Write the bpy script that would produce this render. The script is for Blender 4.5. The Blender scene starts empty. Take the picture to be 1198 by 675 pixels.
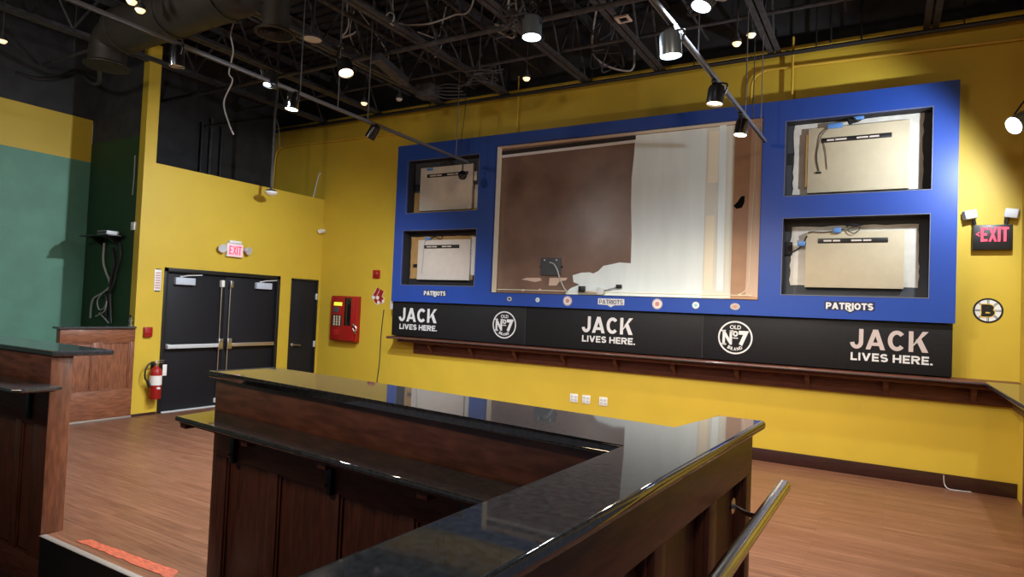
import bpy, bmesh, math, random
from mathutils import Vector, Matrix
random.seed(7)
S = bpy.context.scene
COL = S.collection

# ------------------------------------------------------------------ camera, world, exposure
CAM_R = Vector((0.86124128, 0.5064869, 0.04164707))
CAM_U = Vector((-0.02078508, -0.04677614, 0.99868913))
CAM_F = Vector((-0.50777105, 0.86097794, 0.02975817))
FOC = 746.49
EYE = Vector((0, 0, 1.75))
cam_d = bpy.data.cameras.new('camera')
cam_d.sensor_width = 36; cam_d.lens = FOC * 36 / 1198; cam_d.clip_start = 0.02
cam = bpy.data.objects.new('camera', cam_d); COL.objects.link(cam)
m = Matrix((CAM_R, CAM_U, -CAM_F)).transposed().to_4x4(); m.translation = EYE
cam.matrix_world = m
S.camera = cam
S.view_settings.view_transform = 'Standard'; S.view_settings.look = 'None'
S.view_settings.gamma = 1; S.view_settings.use_curve_mapping = False
S.view_settings.exposure = 0.13
W = bpy.data.worlds.new('world'); S.world = W; W.use_nodes = True
W.node_tree.nodes['Background'].inputs[0].default_value = (0.75, 0.8, 1.0, 1)
W.node_tree.nodes['Background'].inputs[1].default_value = 0.11
COOL = (0.86, 0.93, 1.0); WARM = (1.0, 0.79, 0.55); SOFT = (1.0, 0.955, 0.88)

def lamp_light(name, loc, aim, power, col, size=80, blend=0.6, rad=0.05, parent=None):
    l = bpy.data.lights.new(name, 'SPOT'); l.energy = power; l.color = col
    l.spot_size = math.radians(size); l.spot_blend = blend; l.shadow_soft_size = rad
    o = bpy.data.objects.new(name, l); COL.objects.link(o)
    d = (Vector(aim) - Vector(loc)).normalized()
    o.rotation_euler = d.to_track_quat('-Z', 'Y').to_euler()
    o.location = loc
    if parent:
        o.parent = parent; o.location = Vector(loc) - parent.location
    return o
# unseen fill spots, added out of view to brighten walls, bar and floor
for n, loc, aim, p, c in (('fill_spot', (-3.6, -1.2, 4.2), (-4.2, 7.5, 2.0), 210, (1.0, 0.74, 0.46)),
                          ('fill_spot', (-6.5, 0.6, 4.2), (-8.8, 7.6, 2.2), 150, SOFT),
                          ('fill_spot', (0.7, 1.2, 4.4), (0.1, 6.0, 0.0), 120, WARM)):
    lamp_light(n, loc, aim, p, c, 120, 0.8, 0.25)

# pixel of the 1198x675 photograph -> point on a world plane
def ray(x, y): return CAM_F + CAM_R * ((x - 599) / FOC) - CAM_U * ((y - 337.5) / FOC)
def PX(x, y, X): d = ray(x, y); return EYE + d * (X / d.x)
def PY(x, y, Y): d = ray(x, y); return EYE + d * (Y / d.y)
def PZ(x, y, Z): d = ray(x, y); return EYE + d * ((Z - EYE.z) / d.z)

# ------------------------------------------------------------------ materials
def mat(name, col, rough=0.5, metal=0.0, spec=0.5, noise=0.0, nscale=8, stretch=(1, 1, 1), bump=0.0, emit=None, estr=0, col2=None, detail=4, coat=0.0):
    M = bpy.data.materials.new(name); M.use_nodes = True
    nt = M.node_tree; b = nt.nodes['Principled BSDF']
    b.inputs['Base Color'].default_value = (*col, 1); b.inputs['Roughness'].default_value = rough
    b.inputs['Metallic'].default_value = metal; b.inputs['Specular IOR Level'].default_value = spec
    b.inputs['Coat Weight'].default_value = coat; b.inputs['Coat Roughness'].default_value = 0.12
    if emit: b.inputs['Emission Color'].default_value = (*emit, 1); b.inputs['Emission Strength'].default_value = estr
    if noise or bump:
        tc = nt.nodes.new('ShaderNodeTexCoord'); mp = nt.nodes.new('ShaderNodeMapping')
        mp.inputs['Scale'].default_value = stretch
        nz = nt.nodes.new('ShaderNodeTexNoise'); nz.inputs['Scale'].default_value = nscale; nz.inputs['Detail'].default_value = detail
        nt.links.new(tc.outputs['Object'], mp.inputs[0]); nt.links.new(mp.outputs[0], nz.inputs[0])
        if noise:
            rp = nt.nodes.new('ShaderNodeValToRGB')
            c2 = col2 or tuple(c * (1 - noise) for c in col)
            rp.color_ramp.elements[0].position = 0.35; rp.color_ramp.elements[1].position = 0.65
            rp.color_ramp.elements[0].color = (*c2, 1); rp.color_ramp.elements[1].color = (*col, 1)
            nt.links.new(nz.outputs[0], rp.inputs[0]); nt.links.new(rp.outputs[0], b.inputs['Base Color'])
        if bump:
            bp = nt.nodes.new('ShaderNodeBump'); bp.inputs['Strength'].default_value = bump; bp.inputs['Distance'].default_value = 0.01
            nt.links.new(nz.outputs[0], bp.inputs['Height']); nt.links.new(bp.outputs[0], b.inputs['Normal'])
    return M

def plank_floor():
    M = bpy.data.materials.new('laminate_planks'); M.use_nodes = True
    nt = M.node_tree; b = nt.nodes['Principled BSDF']; N = nt.nodes.new; L = nt.links.new
    tc = N('ShaderNodeTexCoord')
    br = N('ShaderNodeTexBrick'); br.offset = 0.37
    for k, v in (('Scale', 1), ('Mortar Size', 0.0018), ('Brick Width', 1.3), ('Row Height', 0.062), ('Bias', 0.0)): br.inputs[k].default_value = v
    br.inputs['Color1'].default_value = (0.182, 0.080, 0.046, 1); br.inputs['Color2'].default_value = (0.240, 0.113, 0.067, 1)
    br.inputs['Mortar'].default_value = (0.14, 0.058, 0.032, 1)
    mp = N('ShaderNodeMapping'); mp.inputs['Scale'].default_value = (.9, 17, 1)
    nz = N('ShaderNodeTexNoise'); nz.inputs['Scale'].default_value = 3; nz.inputs['Detail'].default_value = 5
    rp = N('ShaderNodeValToRGB'); rp.color_ramp.elements[0].position = .3; rp.color_ramp.elements[1].position = .7
    rp.color_ramp.elements[0].color = (.58, .54, .52, 1); rp.color_ramp.elements[1].color = (1.1, 1.08, 1.05, 1)
    mx = N('ShaderNodeMix'); mx.data_type = 'RGBA'; mx.blend_type = 'MULTIPLY'; mx.inputs[0].default_value = 1
    L(tc.outputs['Object'], br.inputs[0]); L(tc.outputs['Object'], mp.inputs[0]); L(mp.outputs[0], nz.inputs[0]); L(nz.outputs[0], rp.inputs[0])
    L(br.outputs[0], mx.inputs[6]); L(rp.outputs[0], mx.inputs[7]); L(mx.outputs[2], b.inputs['Base Color'])
    b.inputs['Roughness'].default_value = 0.38; b.inputs['Specular IOR Level'].default_value = 0.35
    return M

M_YEL = mat('yellow_paint', (0.62, 0.428, 0.036), 0.55, noise=0.06, nscale=2.5, bump=0.02)
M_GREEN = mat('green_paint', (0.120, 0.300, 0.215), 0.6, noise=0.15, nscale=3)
M_GREEN_SHADE = mat('shaded_green_paint', (0.012, 0.050, 0.016), 0.7, noise=0.12, nscale=3)  # green with the unlit recess wall's shade put into the colour
M_BLK = mat('black_wall_paint', (0.034, 0.034, 0.038), 0.8, noise=0.35, nscale=5)
M_DECK = mat('black_sprayed_deck', (0.026, 0.025, 0.034), 0.85, noise=0.75, nscale=2.2, bump=0.3, detail=8)
M_STEEL = mat('black_sprayed_steel', (0.066, 0.064, 0.073), 0.65, noise=0.5, nscale=14)
M_DUCT = mat('dark_duct_metal', (0.030, 0.024, 0.018), 0.6, metal=0.1, noise=0.3, nscale=6)
M_FLOOR = plank_floor()
M_CARPET = mat('dark_lower_floor', (0.060, 0.026, 0.018), 0.6, noise=0.4, nscale=10, stretch=(1, 12, 1))
M_WOODX = mat('mahogany_grain_x', (0.135, 0.044, 0.027), 0.45, spec=0.3, noise=0.42, nscale=5, stretch=(1.2, 9, 9), coat=0.04, detail=6)
M_WOODZ = mat('mahogany_grain_z', (0.135, 0.044, 0.027), 0.45, spec=0.3, noise=0.42, nscale=5, stretch=(9, 9, 1.2), coat=0.04, detail=6)
M_WOODY = mat('mahogany_grain_y', (0.135, 0.044, 0.027), 0.45, spec=0.3, noise=0.42, nscale=5, stretch=(9, 1.2, 9), coat=0.04, detail=6)
M_RISER = mat('mahogany_riser', (0.235, 0.085, 0.052), 0.38, noise=0.5, nscale=4, stretch=(1.2, 9, 7), coat=0.04, detail=7)
M_CHERY = mat('cherry_grain_y', (0.265, 0.095, 0.046), 0.4, noise=0.45, nscale=5, stretch=(9, 1.5, 9), coat=0.1, detail=6)
M_CHERZ = mat('cherry_grain_z', (0.265, 0.095, 0.046), 0.4, noise=0.45, nscale=5, stretch=(9, 9, 1.5), coat=0.1, detail=6)
M_GRAN = mat('black_granite', (0.062, 0.067, 0.074), 0.04, noise=0.5, nscale=48, spec=0.5, col2=(0.034, 0.037, 0.042), detail=9)
M_GRAN.node_tree.nodes['Principled BSDF'].inputs['IOR'].default_value = 1.9
M_BASE = mat('dark_baseboard', (0.040, 0.012, 0.009), 0.4, noise=0.3, nscale=6, stretch=(1, 6, 6))
M_DOOR = mat('black_door_paint', (0.011, 0.011, 0.015), 0.55, spec=0.25)
M_DFRAME = mat('black_frame_paint', (0.008, 0.008, 0.009), 0.45)
M_CHROME = mat('brushed_steel', (0.62, 0.62, 0.64), 0.28, metal=1)
M_RAIL = mat('polished_rail_steel', (0.50, 0.51, 0.51), 0.22, metal=1)
M_BRASSY = mat('bronzed_aluminium', (0.52, 0.44, 0.34), 0.4, metal=0.8)
M_SIL = mat('silver_plastic', (0.55, 0.56, 0.58), 0.45)
M_WHITE = mat('white_plastic', (0.78, 0.77, 0.74), 0.45)
M_PLATE = mat('grey_label_plate', (0.52, 0.57, 0.66), 0.5)
M_BLACK = mat('black_plastic', (0.010, 0.010, 0.011), 0.4)
M_GLOSSB = mat('gloss_black', (0.006, 0.006, 0.007), 0.08, spec=0.7)
M_RED = mat('red_enamel', (0.32, 0.010, 0.009), 0.35)
M_REDD = mat('dark_red_plastic', (0.36, 0.012, 0.016), 0.3)
M_BLUE = mat('royal_blue_paint', (0.016, 0.062, 0.340), 0.42, noise=0.04, nscale=3)
M_SMEAR = mat('black_smudge', (0.006, 0.005, 0.005), 0.9, spec=0.1)
M_CREAM = mat('raw_cream_edge', (0.76, 0.70, 0.55), 0.7)
M_NICHE = mat('grey_niche_back', (0.062, 0.068, 0.080), 0.8, noise=0.15, nscale=5)
M_NSIDE = mat('dark_niche_side', (0.014, 0.013, 0.016), 0.8)
M_REVEAL = mat('grey_reveal', (0.20, 0.20, 0.21), 0.7)
M_BROWN = mat('brown_kraft_board', (0.215, 0.132, 0.098), 0.25, noise=0.30, nscale=2.2, spec=0.45, detail=7)
M_PAINTW = mat('white_wash_paint', (0.70, 0.78, 0.79), 0.5, noise=0.06, nscale=4, stretch=(2, 1, .3))
M_TANB = mat('tan_strip', (0.45, 0.27, 0.17), 0.6, noise=0.12, nscale=6)
M_PEACH = mat('peach_strip', (0.60, 0.45, 0.36), 0.65)
M_OFFW = mat('offwhite_paint', (0.62, 0.62, 0.55), 0.6)
M_PLASTER = mat('raw_white_drywall', (0.68, 0.66, 0.60), 0.8, noise=0.12, nscale=9)
M_BOARD = mat('tan_mounting_board', (0.58, 0.50, 0.345), 0.7, noise=0.06, nscale=10)
M_BOARDP = mat('pale_mounting_board', (0.72, 0.645, 0.57), 0.7, noise=0.06, nscale=10)
M_PLY = mat('plywood_backing', (0.52, 0.30, 0.10), 0.6, noise=0.25, nscale=6, stretch=(8, 1, 1))
M_SIGN = mat('black_sign_board', (0.011, 0.011, 0.013), 0.6, noise=0.25, nscale=40, spec=0.25)
M_LET = mat('white_lettering', (0.66, 0.66, 0.67), 0.6)
M_LETP = mat('worn_pinkish_lettering', (0.52, 0.44, 0.42), 0.6)
M_NAVY = mat('navy_print', (0.010, 0.016, 0.06), 0.5)
M_ORANGE = mat('orange_safety_tape', (0.66, 0.125, 0.045), 0.6, noise=0.75, nscale=30, stretch=(0.5, 5, 1), col2=(0.26, 0.06, 0.035))
M_NOSE = mat('worn_aluminium_nosing', (0.36, 0.32, 0.29), 0.5, metal=0.5)
M_GREYC = mat('grey_cable', (0.40, 0.39, 0.38), 0.5)
M_BLKC = mat('black_cable', (0.018, 0.018, 0.02), 0.5)
M_BLUEC = mat('blue_connector', (0.10, 0.26, 0.60), 0.4)
M_BULBC = mat('lit_bulb_cool', (1, 1, 1), 0.4, emit=(0.82, 0.91, 1.0), estr=14)
M_BULBW = mat('lit_bulb_warm', (1, 1, 1), 0.4, emit=(1.0, 0.72, 0.44), estr=9)
M_BULBD = mat('lit_bulb_dim', (1, 1, 1), 0.4, emit=(1.0, 0.70, 0.36), estr=1.3)
M_BULBO = mat('unlit_bulb', (0.62, 0.60, 0.58), 0.35)
M_EXITR = mat('exit_red_glow', (0.8, 0.05, 0.08), 0.5, emit=(1.0, 0.05, 0.14), estr=0.85)
M_EXITP = mat('exit_pink_glow', (0.85, 0.5, 0.55), 0.5, emit=(1.0, 0.38, 0.50), estr=0.42)
M_LCD = mat('lit_green_display', (0.4, 0.5, 0.05), 0.4, emit=(0.75, 0.95, 0.05), estr=0.9)
M_GOLD = mat('gold_print', (0.75, 0.50, 0.06), 0.5)
M_YCOND = mat('yellow_painted_conduit', (0.66, 0.42, 0.05), 0.4)

# ------------------------------------------------------------------ builders
def nb(): return bmesh.new()
def frame(p, ax, ay=None):
    z = Vector(ax).normalized()
    x = Vector(ay) if ay else (Vector((0, 0, 1)) if abs(z.z) < .95 else Vector((1, 0, 0)))
    x = (x - z * x.dot(z)).normalized(); y = z.cross(x)
    M = Matrix((x, y, z)).transposed().to_4x4(); M.translation = Vector(p); return M
def box(bm, lo, hi, bev=0.0, M=None, seg=2):
    lo = Vector(lo); hi = Vector(hi)
    r = bmesh.ops.create_cube(bm, size=1)
    T = Matrix.Translation((lo + hi) / 2) @ Matrix.Diagonal((*[max(abs(hi[i] - lo[i]), 1e-4) for i in range(3)], 1))
    if M: T = M @ T
    bmesh.ops.transform(bm, matrix=T, verts=r['verts'])
    if bev > 0:
        es = list({e for v in r['verts'] for e in v.link_edges})
        bmesh.ops.bevel(bm, geom=es, offset=bev, segments=seg, affect='EDGES', profile=0.5)
    return bm
def cyl(bm, p, ax, r1, h, r2=None, seg=24, caps=True):
    r = bmesh.ops.create_cone(bm, cap_ends=caps, segments=seg, radius1=r1, radius2=r1 if r2 is None else r2, depth=h)
    bmesh.ops.transform(bm, matrix=frame(p, ax) @ Matrix.Translation((0, 0, h / 2)), verts=r['verts']); return bm
def lathe(bm, p, ax, prof, seg=28):
    M = frame(p, ax); rings = []
    for (r, z) in prof:
        rings.append([bm.verts.new(M @ Vector((max(r, 1e-4) * math.cos(2 * math.pi * k / seg), max(r, 1e-4) * math.sin(2 * math.pi * k / seg), z))) for k in range(seg)])
    for a, b in zip(rings, rings[1:]):
        for k in range(seg):
            bm.faces.new((a[k], a[(k + 1) % seg], b[(k + 1) % seg], b[k]))
    return bm
def smooth_path(pts, n=8):
    pts = [Vector(p) for p in pts]
    if len(pts) < 3: return pts
    P = [pts[0]] + pts + [pts[-1]]; out = []
    for i in range(1, len(P) - 2):
        for k in range(n):
            t = k / n; a, b, c, d = P[i - 1], P[i], P[i + 1], P[i + 2]
            out.append(0.5 * ((2 * b) + (c - a) * t + (2 * a - 5 * b + 4 * c - d) * t * t + (3 * b - a - 3 * c + d) * t ** 3))
    out.append(pts[-1]); return out
def tube(bm, pts, r, seg=8, smooth=True, n=8):
    P = smooth_path(pts, n) if smooth else [Vector(p) for p in pts]
    rings = []; prev = None
    for i, p in enumerate(P):
        d = (P[min(i + 1, len(P) - 1)] - P[max(i - 1, 0)])
        d = d.normalized() if d.length > 1e-7 else Vector((0, 0, 1))
        if prev is None:
            x = d.cross(Vector((0, 0, 1))); x = x if x.length > 1e-3 else Vector((1, 0, 0))
        else: x = prev - d * prev.dot(d)
        x.normalize(); y = d.cross(x); prev = x
        rings.append([bm.verts.new(p + x * r * math.cos(2 * math.pi * k / seg) + y * r * math.sin(2 * math.pi * k / seg)) for k in range(seg)])
    for a, b in zip(rings, rings[1:]):
        for k in range(seg): bm.faces.new((a[k], a[(k + 1) % seg], b[(k + 1) % seg], b[k]))
    bm.faces.new(rings[0][::-1]); bm.faces.new(rings[-1]); return bm
def prism(bm, poly, z0, z1, M=None, bev=0.0, seg=3):
    n = len(poly); M = M or Matrix()
    a = [bm.verts.new(M @ Vector((x, y, z0))) for x, y in poly]; b = [bm.verts.new(M @ Vector((x, y, z1))) for x, y in poly]
    bm.faces.new(a[::-1]); bm.faces.new(b)
    for k in range(n): bm.faces.new((a[k], a[(k + 1) % n], b[(k + 1) % n], b[k]))
    if bev:
        es = [e for e in bm.edges if (e.verts[0] in a and e.verts[1] in a) or (e.verts[0] in b and e.verts[1] in b)]
        bmesh.ops.bevel(bm, geom=es, offset=bev, segments=seg, affect='EDGES', profile=0.5)
    return bm
def wallM(plane, val, off=0.0):
    """local (u, v, w) -> world: u along the wall, v up, w out of the wall"""
    if plane == 'Y': return Matrix(((1, 0, 0, 0), (0, 0, -1, val), (0, 1, 0, 0), (0, 0, 0, 1)))
    return Matrix(((0, 0, 1, val), (1, 0, 0, 0), (0, 1, 0, 0), (0, 0, 0, 1)))

def link(name, bm, m_, parent=None, smooth=None):
    bmesh.ops.remove_doubles(bm, verts=bm.verts, dist=1e-6)
    bmesh.ops.recalc_face_normals(bm, faces=bm.faces)
    me = bpy.data.meshes.new(name)
    off = Vector((0, 0, 0))
    q = parent
    while q is not None: off += q.location; q = q.parent
    if off.length > 0: bmesh.ops.translate(bm, vec=-off, verts=bm.verts)
    bm.to_mesh(me); bm.free(); me.materials.append(m_)
    for p in me.polygons: p.use_smooth = True
    try: me.set_sharp_from_angle(angle=math.radians(35))
    except Exception: pass
    o = bpy.data.objects.new(name, me); COL.objects.link(o)
    if parent is not None: o.parent = parent
    if m_ is M_GRAN: o.modifiers.new('weighted_normal', 'WEIGHTED_NORMAL').keep_sharp = True
    return o
def thing(name, label, cat, loc, group=None):
    o = bpy.data.objects.new(name, None); COL.objects.link(o); o.empty_display_size = 0.05
    o.location = loc; o['label'] = label; o['category'] = cat
    if group: o['group'] = group
    return o
def tag(o, label, cat, group=None):
    o['label'] = label; o['category'] = cat
    if group: o['group'] = group
    # put the origin of a single-mesh thing at its base
    vs = [v.co for v in o.data.vertices]
    c = Vector(((min(v.x for v in vs) + max(v.x for v in vs)) / 2, (min(v.y for v in vs) + max(v.y for v in vs)) / 2, min(v.z for v in vs)))
    o.data.transform(Matrix.Translation(-c)); o.location = c
    return o
def struct(name, bm, m_):
    o = link(name, bm, m_); o['kind'] = 'structure'; return o

def text_bm(bm, body, u0, u1, v0, v1, M, off=0.03, th=0.002, w0=0.0):
    """lettering fitted into a rectangle of a wall's own coordinates"""
    c = bpy.data.curves.new('lettering', 'FONT'); c.body = body; c.size = 1; c.offset = off; c.extrude = 0.02; c.resolution_u = 4
    o = bpy.data.objects.new('lettering', c); COL.objects.link(o)
    dg = bpy.context.evaluated_depsgraph_get(); dg.update()
    me = bpy.data.meshes.new_from_object(o.evaluated_get(dg))
    vs = [v.co.copy() for v in me.vertices]
    x0 = min(v.x for v in vs); x1 = max(v.x for v in vs); y0 = min(v.y for v in vs); y1 = max(v.y for v in vs)
    nv = [bm.verts.new(M @ Vector((u0 + (v.x - x0) / (x1 - x0) * (u1 - u0), v0 + (v.y - y0) / (y1 - y0) * (v1 - v0), w0 + (0 if v.z < 0 else th)))) for v in vs]
    for p in me.polygons:
        try: bm.faces.new([nv[i] for i in p.vertices])
        except ValueError: pass
    bpy.data.objects.remove(o); bpy.data.curves.remove(c); bpy.data.meshes.remove(me)
    return bm
def arc(cx, cy, rx, ry, a0, a1, n=14): return [(cx + rx * math.cos(math.radians(a0 + (a1 - a0) * k / n)), cy + ry * math.sin(math.radians(a0 + (a1 - a0) * k / n))) for k in range(n + 1)]
def stroke(bm, pts, t, M, w0, th, sx=1.0, sy=1.0, ou=0.0, ov=0.0, closed=False):
    """a flat ribbon of width t along pts (mitred), placed in wall coordinates"""
    P = [Vector((x * sx, y * sy, 0)) for x, y in pts]; n = len(P); L = []; Rr = []
    for i in range(n):
        a = P[i - 1] if (i > 0 or closed) else None; b = P[(i + 1) % n] if (i < n - 1 or closed) else None
        d0 = (P[i] - a).normalized() if a is not None else None; d1 = (b - P[i]).normalized() if b is not None else None
        d0 = d0 or d1; d1 = d1 or d0
        nn = (Vector((-d0.y, d0.x, 0)) + Vector((-d1.y, d1.x, 0))); nn = nn.normalized() if nn.length > .2 else Vector((-d1.y, d1.x, 0))
        k = 1 / max(.45, nn.dot(Vector((-d1.y, d1.x, 0))))
        L.append(P[i] + nn * t / 2 * k); Rr.append(P[i] - nn * t / 2 * k)
    for i in range(n if closed else n - 1):
        j = (i + 1) % n
        prism(bm, [(q.x + ou, q.y + ov) for q in (Rr[i], Rr[j], L[j], L[i])], w0, w0 + th + (i % 2) * .00005, M)
def sign_text(bm, body, u0, u1, v0, v1, M, wt=.2, th=.002, w0=0.0, gap=.11):
    """heavy sans capitals drawn as strokes, fitted into a rectangle of the wall"""
    H = v1 - v0; t = wt
    Wd = {'J': .60, 'A': .86, 'C': .78, 'K': .82, 'L': .60, 'I': t, 'V': .82, 'E': .62, 'S': .70, 'H': .76, 'R': .76, 'P': .72, 'T': .72, 'O': .82, 'X': .80, 'B': .74, '.': t, ' ': .18}
    tot = sum(Wd[c] for c in body) + gap * (len(body) - 1); sx = (u1 - u0) / tot; x = 0.0; idx = 0
    for c in body:
        w = Wd[c]; h = t / 2; Q = []; G = []
        if c == 'J': Q.append([(w - h, 1), (w - h, .36)] + arc(w / 2, .36, w / 2 - h, .36 - h, 0, -172)[1:])
        elif c == 'A': G += [[(0, 0), (t * 1.08, 0), (w / 2 + h * 1.1, 1), (w / 2 - h * 1.1, 1)], [(w - t * 1.08, 0), (w, 0), (w / 2 + h * 1.1, 1), (w / 2 - h * 1.1, 1)], [(w * .2, .19), (w * .8, .19), (w * .76, .19 + t * .85), (w * .24, .19 + t * .85)]]
        elif c == 'V': G += [[(0, 1), (w / 2 - h * 1.1, 0), (w / 2 + h * 1.1, 0), (t * 1.08, 1)], [(w - t * 1.08, 1), (w / 2 - h * 1.1, 0), (w / 2 + h * 1.1, 0), (w, 1)]]
        elif c == 'C': Q.append(arc(w / 2, .5, w / 2 - h, .5 - h, 42, 318, 22))
        elif c == 'O': Q.append(arc(w / 2, .5, w / 2 - h, .5 - h, 0, 360, 28))
        elif c == 'S': ry = (1 - t) / 4; Q.append(arc(w / 2, .5 + ry, w / 2 - h, ry, 25, 270, 14) + arc(w / 2, .5 - ry, w / 2 - h, ry, 90, -155, 14)[1:])
        elif c == 'K': Q.append([(h, 0), (h, 1)]); G += [[(t * .9, .34), (w - t * 1.25, 1), (w, 1), (t * .9, .34 + t * 0.2 - .12)], [(w * .36, .60), (w * .60, .72), (w, 0), (w - t * 1.3, 0)]]
        elif c == 'L': Q += [[(h, 0), (h, 1)], [(0, h), (w, h)]]
        elif c == 'I': Q.append([(h, 0), (h, 1)])
        elif c == 'E': Q += [[(h, 0), (h, 1)], [(0, h), (w, h)], [(0, 1 - h), (w, 1 - h)], [(0, .5), (w * .92, .5)]]
        elif c == 'H': Q += [[(h, 0), (h, 1)], [(w - h, 0), (w - h, 1)], [(0, .5), (w, .5)]]
        elif c == 'T': Q += [[(w / 2, 0), (w / 2, 1)], [(0, 1 - h), (w, 1 - h)]]
        elif c == 'X': G += [[(0, 0), (t * 1.25, 0), (w, 1), (w - t * 1.25, 1)], [(0, 1), (t * 1.25, 1), (w, 0), (w - t * 1.25, 0)]]
        elif c in 'RP':
            cy = .70 if c == 'R' else .67; ry = 1 - h - cy
            Q += [[(h, 0), (h, 1)], [(0, 1 - h), (w * .52, 1 - h)] + arc(w * .52, cy, w * .48 - h, ry, 90, -90)[1:] + [(0, cy - ry)]]
            if c == 'R': G.append([(w * .38, .46), (w * .38 + t * 1.2, .46), (w, 0), (w - t * 1.25, 0)])
        elif c == 'B': Q += [[(h, 0), (h, 1)], [(0, 1 - h), (w * .5, 1 - h)] + arc(w * .5, .74, w * .44 - h, .26 - h, 90, -90)[1:] + [(0, .48 + h)], [(0, .52 - h + h), (w * .54, .52)] + arc(w * .54, .26 + h / 2, w * .46 - h, .26 - h / 2, 90, -90)[1:] + [(0, h)]]
        elif c == '.': G.append([(0, 0), (t, 0), (t, t), (0, t)])
        for q in Q:
            idx += 1; stroke(bm, [(x * sx / H + a * sx / H, b) for a, b in q], t * H * (.5 + .5 * min(1.3, sx / H)), M, w0, th + idx * .00012, H, H, u0, v0)
        for g in G:
            idx += 1; prism(bm, [(u0 + (x + a) * sx, v0 + b * H) for a, b in g], w0, w0 + th + idx * .00012, M)
        x += w + gap
    return bm
def ring(bm, cu, cv, r0, r1, M, w0, th, seg=40):
    for k in range(seg):
        a, b = 2 * math.pi * k / seg, 2 * math.pi * (k + 1) / seg
        P = [(r0, a), (r1, a), (r1, b), (r0, b)]
        lo = [bm.verts.new(M @ Vector((cu + r * math.cos(t), cv + r * math.sin(t), w0))) for r, t in P]
        hi = [bm.verts.new(M @ Vector((cu + r * math.cos(t), cv + r * math.sin(t), w0 + th))) for r, t in P]
        bm.faces.new(hi); bm.faces.new((lo[1], lo[2], hi[2], hi[1])); bm.faces.new((lo[3], lo[0], hi[0], hi[3]))
    return bm
def disc(bm, cu, cv, r, M, w0, th, seg=32, sy=1.0):
    return prism(bm, [(cu + r * math.cos(2 * math.pi * k / seg), cv + sy * r * math.sin(2 * math.pi * k / seg)) for k in range(seg)], w0, w0 + th, M)

# ------------------------------------------------------------------ the room
YM = 8.40; XS = -9.09; XL = -10.55; XR = 1.19; YE = 5.10
bm = prism(nb(), [(-11.2, 2.36), (-5.14, 2.36), (-5.12, 2.292), (-3.46, 2.292), (-3.42, 2.50), (-.66, 2.19), (-.66, -3.0), (XR + .3, -3.0), (XR + .3, 8.7), (-11.2, 8.7)], -.40, 0)
struct('floor', bm, M_FLOOR)
struct('floor_lower', box(nb(), (-11.2, -3.0, -0.50), (-0.52, 2.29, -0.385)), M_CARPET)
struct('wall_main', box(nb(), (-10.8, YM, -0.05), (XR + .2, YM + .2, 5.09)), M_YEL)
struct('wall_main_upper', box(nb(), (-10.8, YM + .06, 5.09), (XR + .2, YM + .2, 6.3)), M_BLK)
bm = nb()
SW0, SW1 = 5.10, YM
# side wall with two door openings cut out of it
D1a, D1b, D1h = 5.43, 7.49, 2.125; D2a, D2b, D2h = 7.73, 8.352, 2.108
for y0, y1, z0, z1 in ((5.10, D1a, 0, 3.61), (D1a, D1b, D1h, 3.61), (D1b, D2a, 0, 3.61), (D2a, D2b, D2h, 3.61), (D2b, YM, 0, 3.61), (5.045, 5.215, 3.61, 5.30)):
    box(bm, (XS - .14, y0, z0), (XS, y1, z1))
box(bm, (XS - .14, 5.045, 0), (XS, 5.10, 3.61))
struct('wall_side', bm, M_YEL)
struct('wall_vestibule_roof', box(nb(), (XL, 5.22, 3.50), (XS - .145, YM, 3.60)), M_BLK)
struct('wall_recess_end', box(nb(), (XL, 5.05, 0), (XS - .004, 5.10, 3.98)), M_GREEN_SHADE)
struct('wall_recess_end_upper', box(nb(), (XL - .009, 5.06, 3.98), (XS - .142, 5.20, 6.0)), M_BLK)
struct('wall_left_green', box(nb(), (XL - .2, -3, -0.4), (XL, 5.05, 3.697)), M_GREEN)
struct('wall_left_yellow', box(nb(), (XL - .2, -3, 3.697), (XL + .002, 5.05, 4.343)), M_YEL)
struct('wall_left_upper', box(nb(), (XL - .2, -3, 4.343), (XL - .01, 5.2, 6.2)), M_BLK)
struct('wall_left_rear', box(nb(), (XL - .2, 5.201, 0), (XL, YM, 6.2)), M_BLK)
struct('wall_right', box(nb(), (XR, 4.6, 0), (XR + .15, YM, 5.09)), M_YEL)
struct('wall_right_upper', box(nb(), (XR + .05, -3, 5.09), (XR + .15, YM, 6.2)), M_BLK)
bm = nb(); box(bm, (-11, -3.2, 6.0), (XR + .3, YM + .2, 6.1))
for k in range(58):
    y = -3 + k * .2
    box(bm, (-11, y, 5.955), (XR + .2, y + .09, 6.0))
struct('ceiling', bm, M_DECK)
struct('baseboard_main', box(nb(), (XS + .006, YM - .022, 0), (XR - .005, YM - .001, 0.15), .004), M_BASE)
bm = nb(); box(bm, (XS + .001, 5.06, 0), (XS + .014, D1a - .01, 0.035), .003)
struct('baseboard_side', bm, M_BASE)
struct('trim_1', box(nb(), (-10.5, YM - .035, 5.055), (XR - .005, YM - .001, 5.105), .005), M_YEL)
struct('trim_2', box(nb(), (-5.118, 2.262, .0005), (-3.47, 2.308, .007), .004), M_NOSE)
struct('trim_3', box(nb(), (-5.118, 2.272, -.384), (-3.47, 2.291, 0)), M_BLACK)

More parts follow.
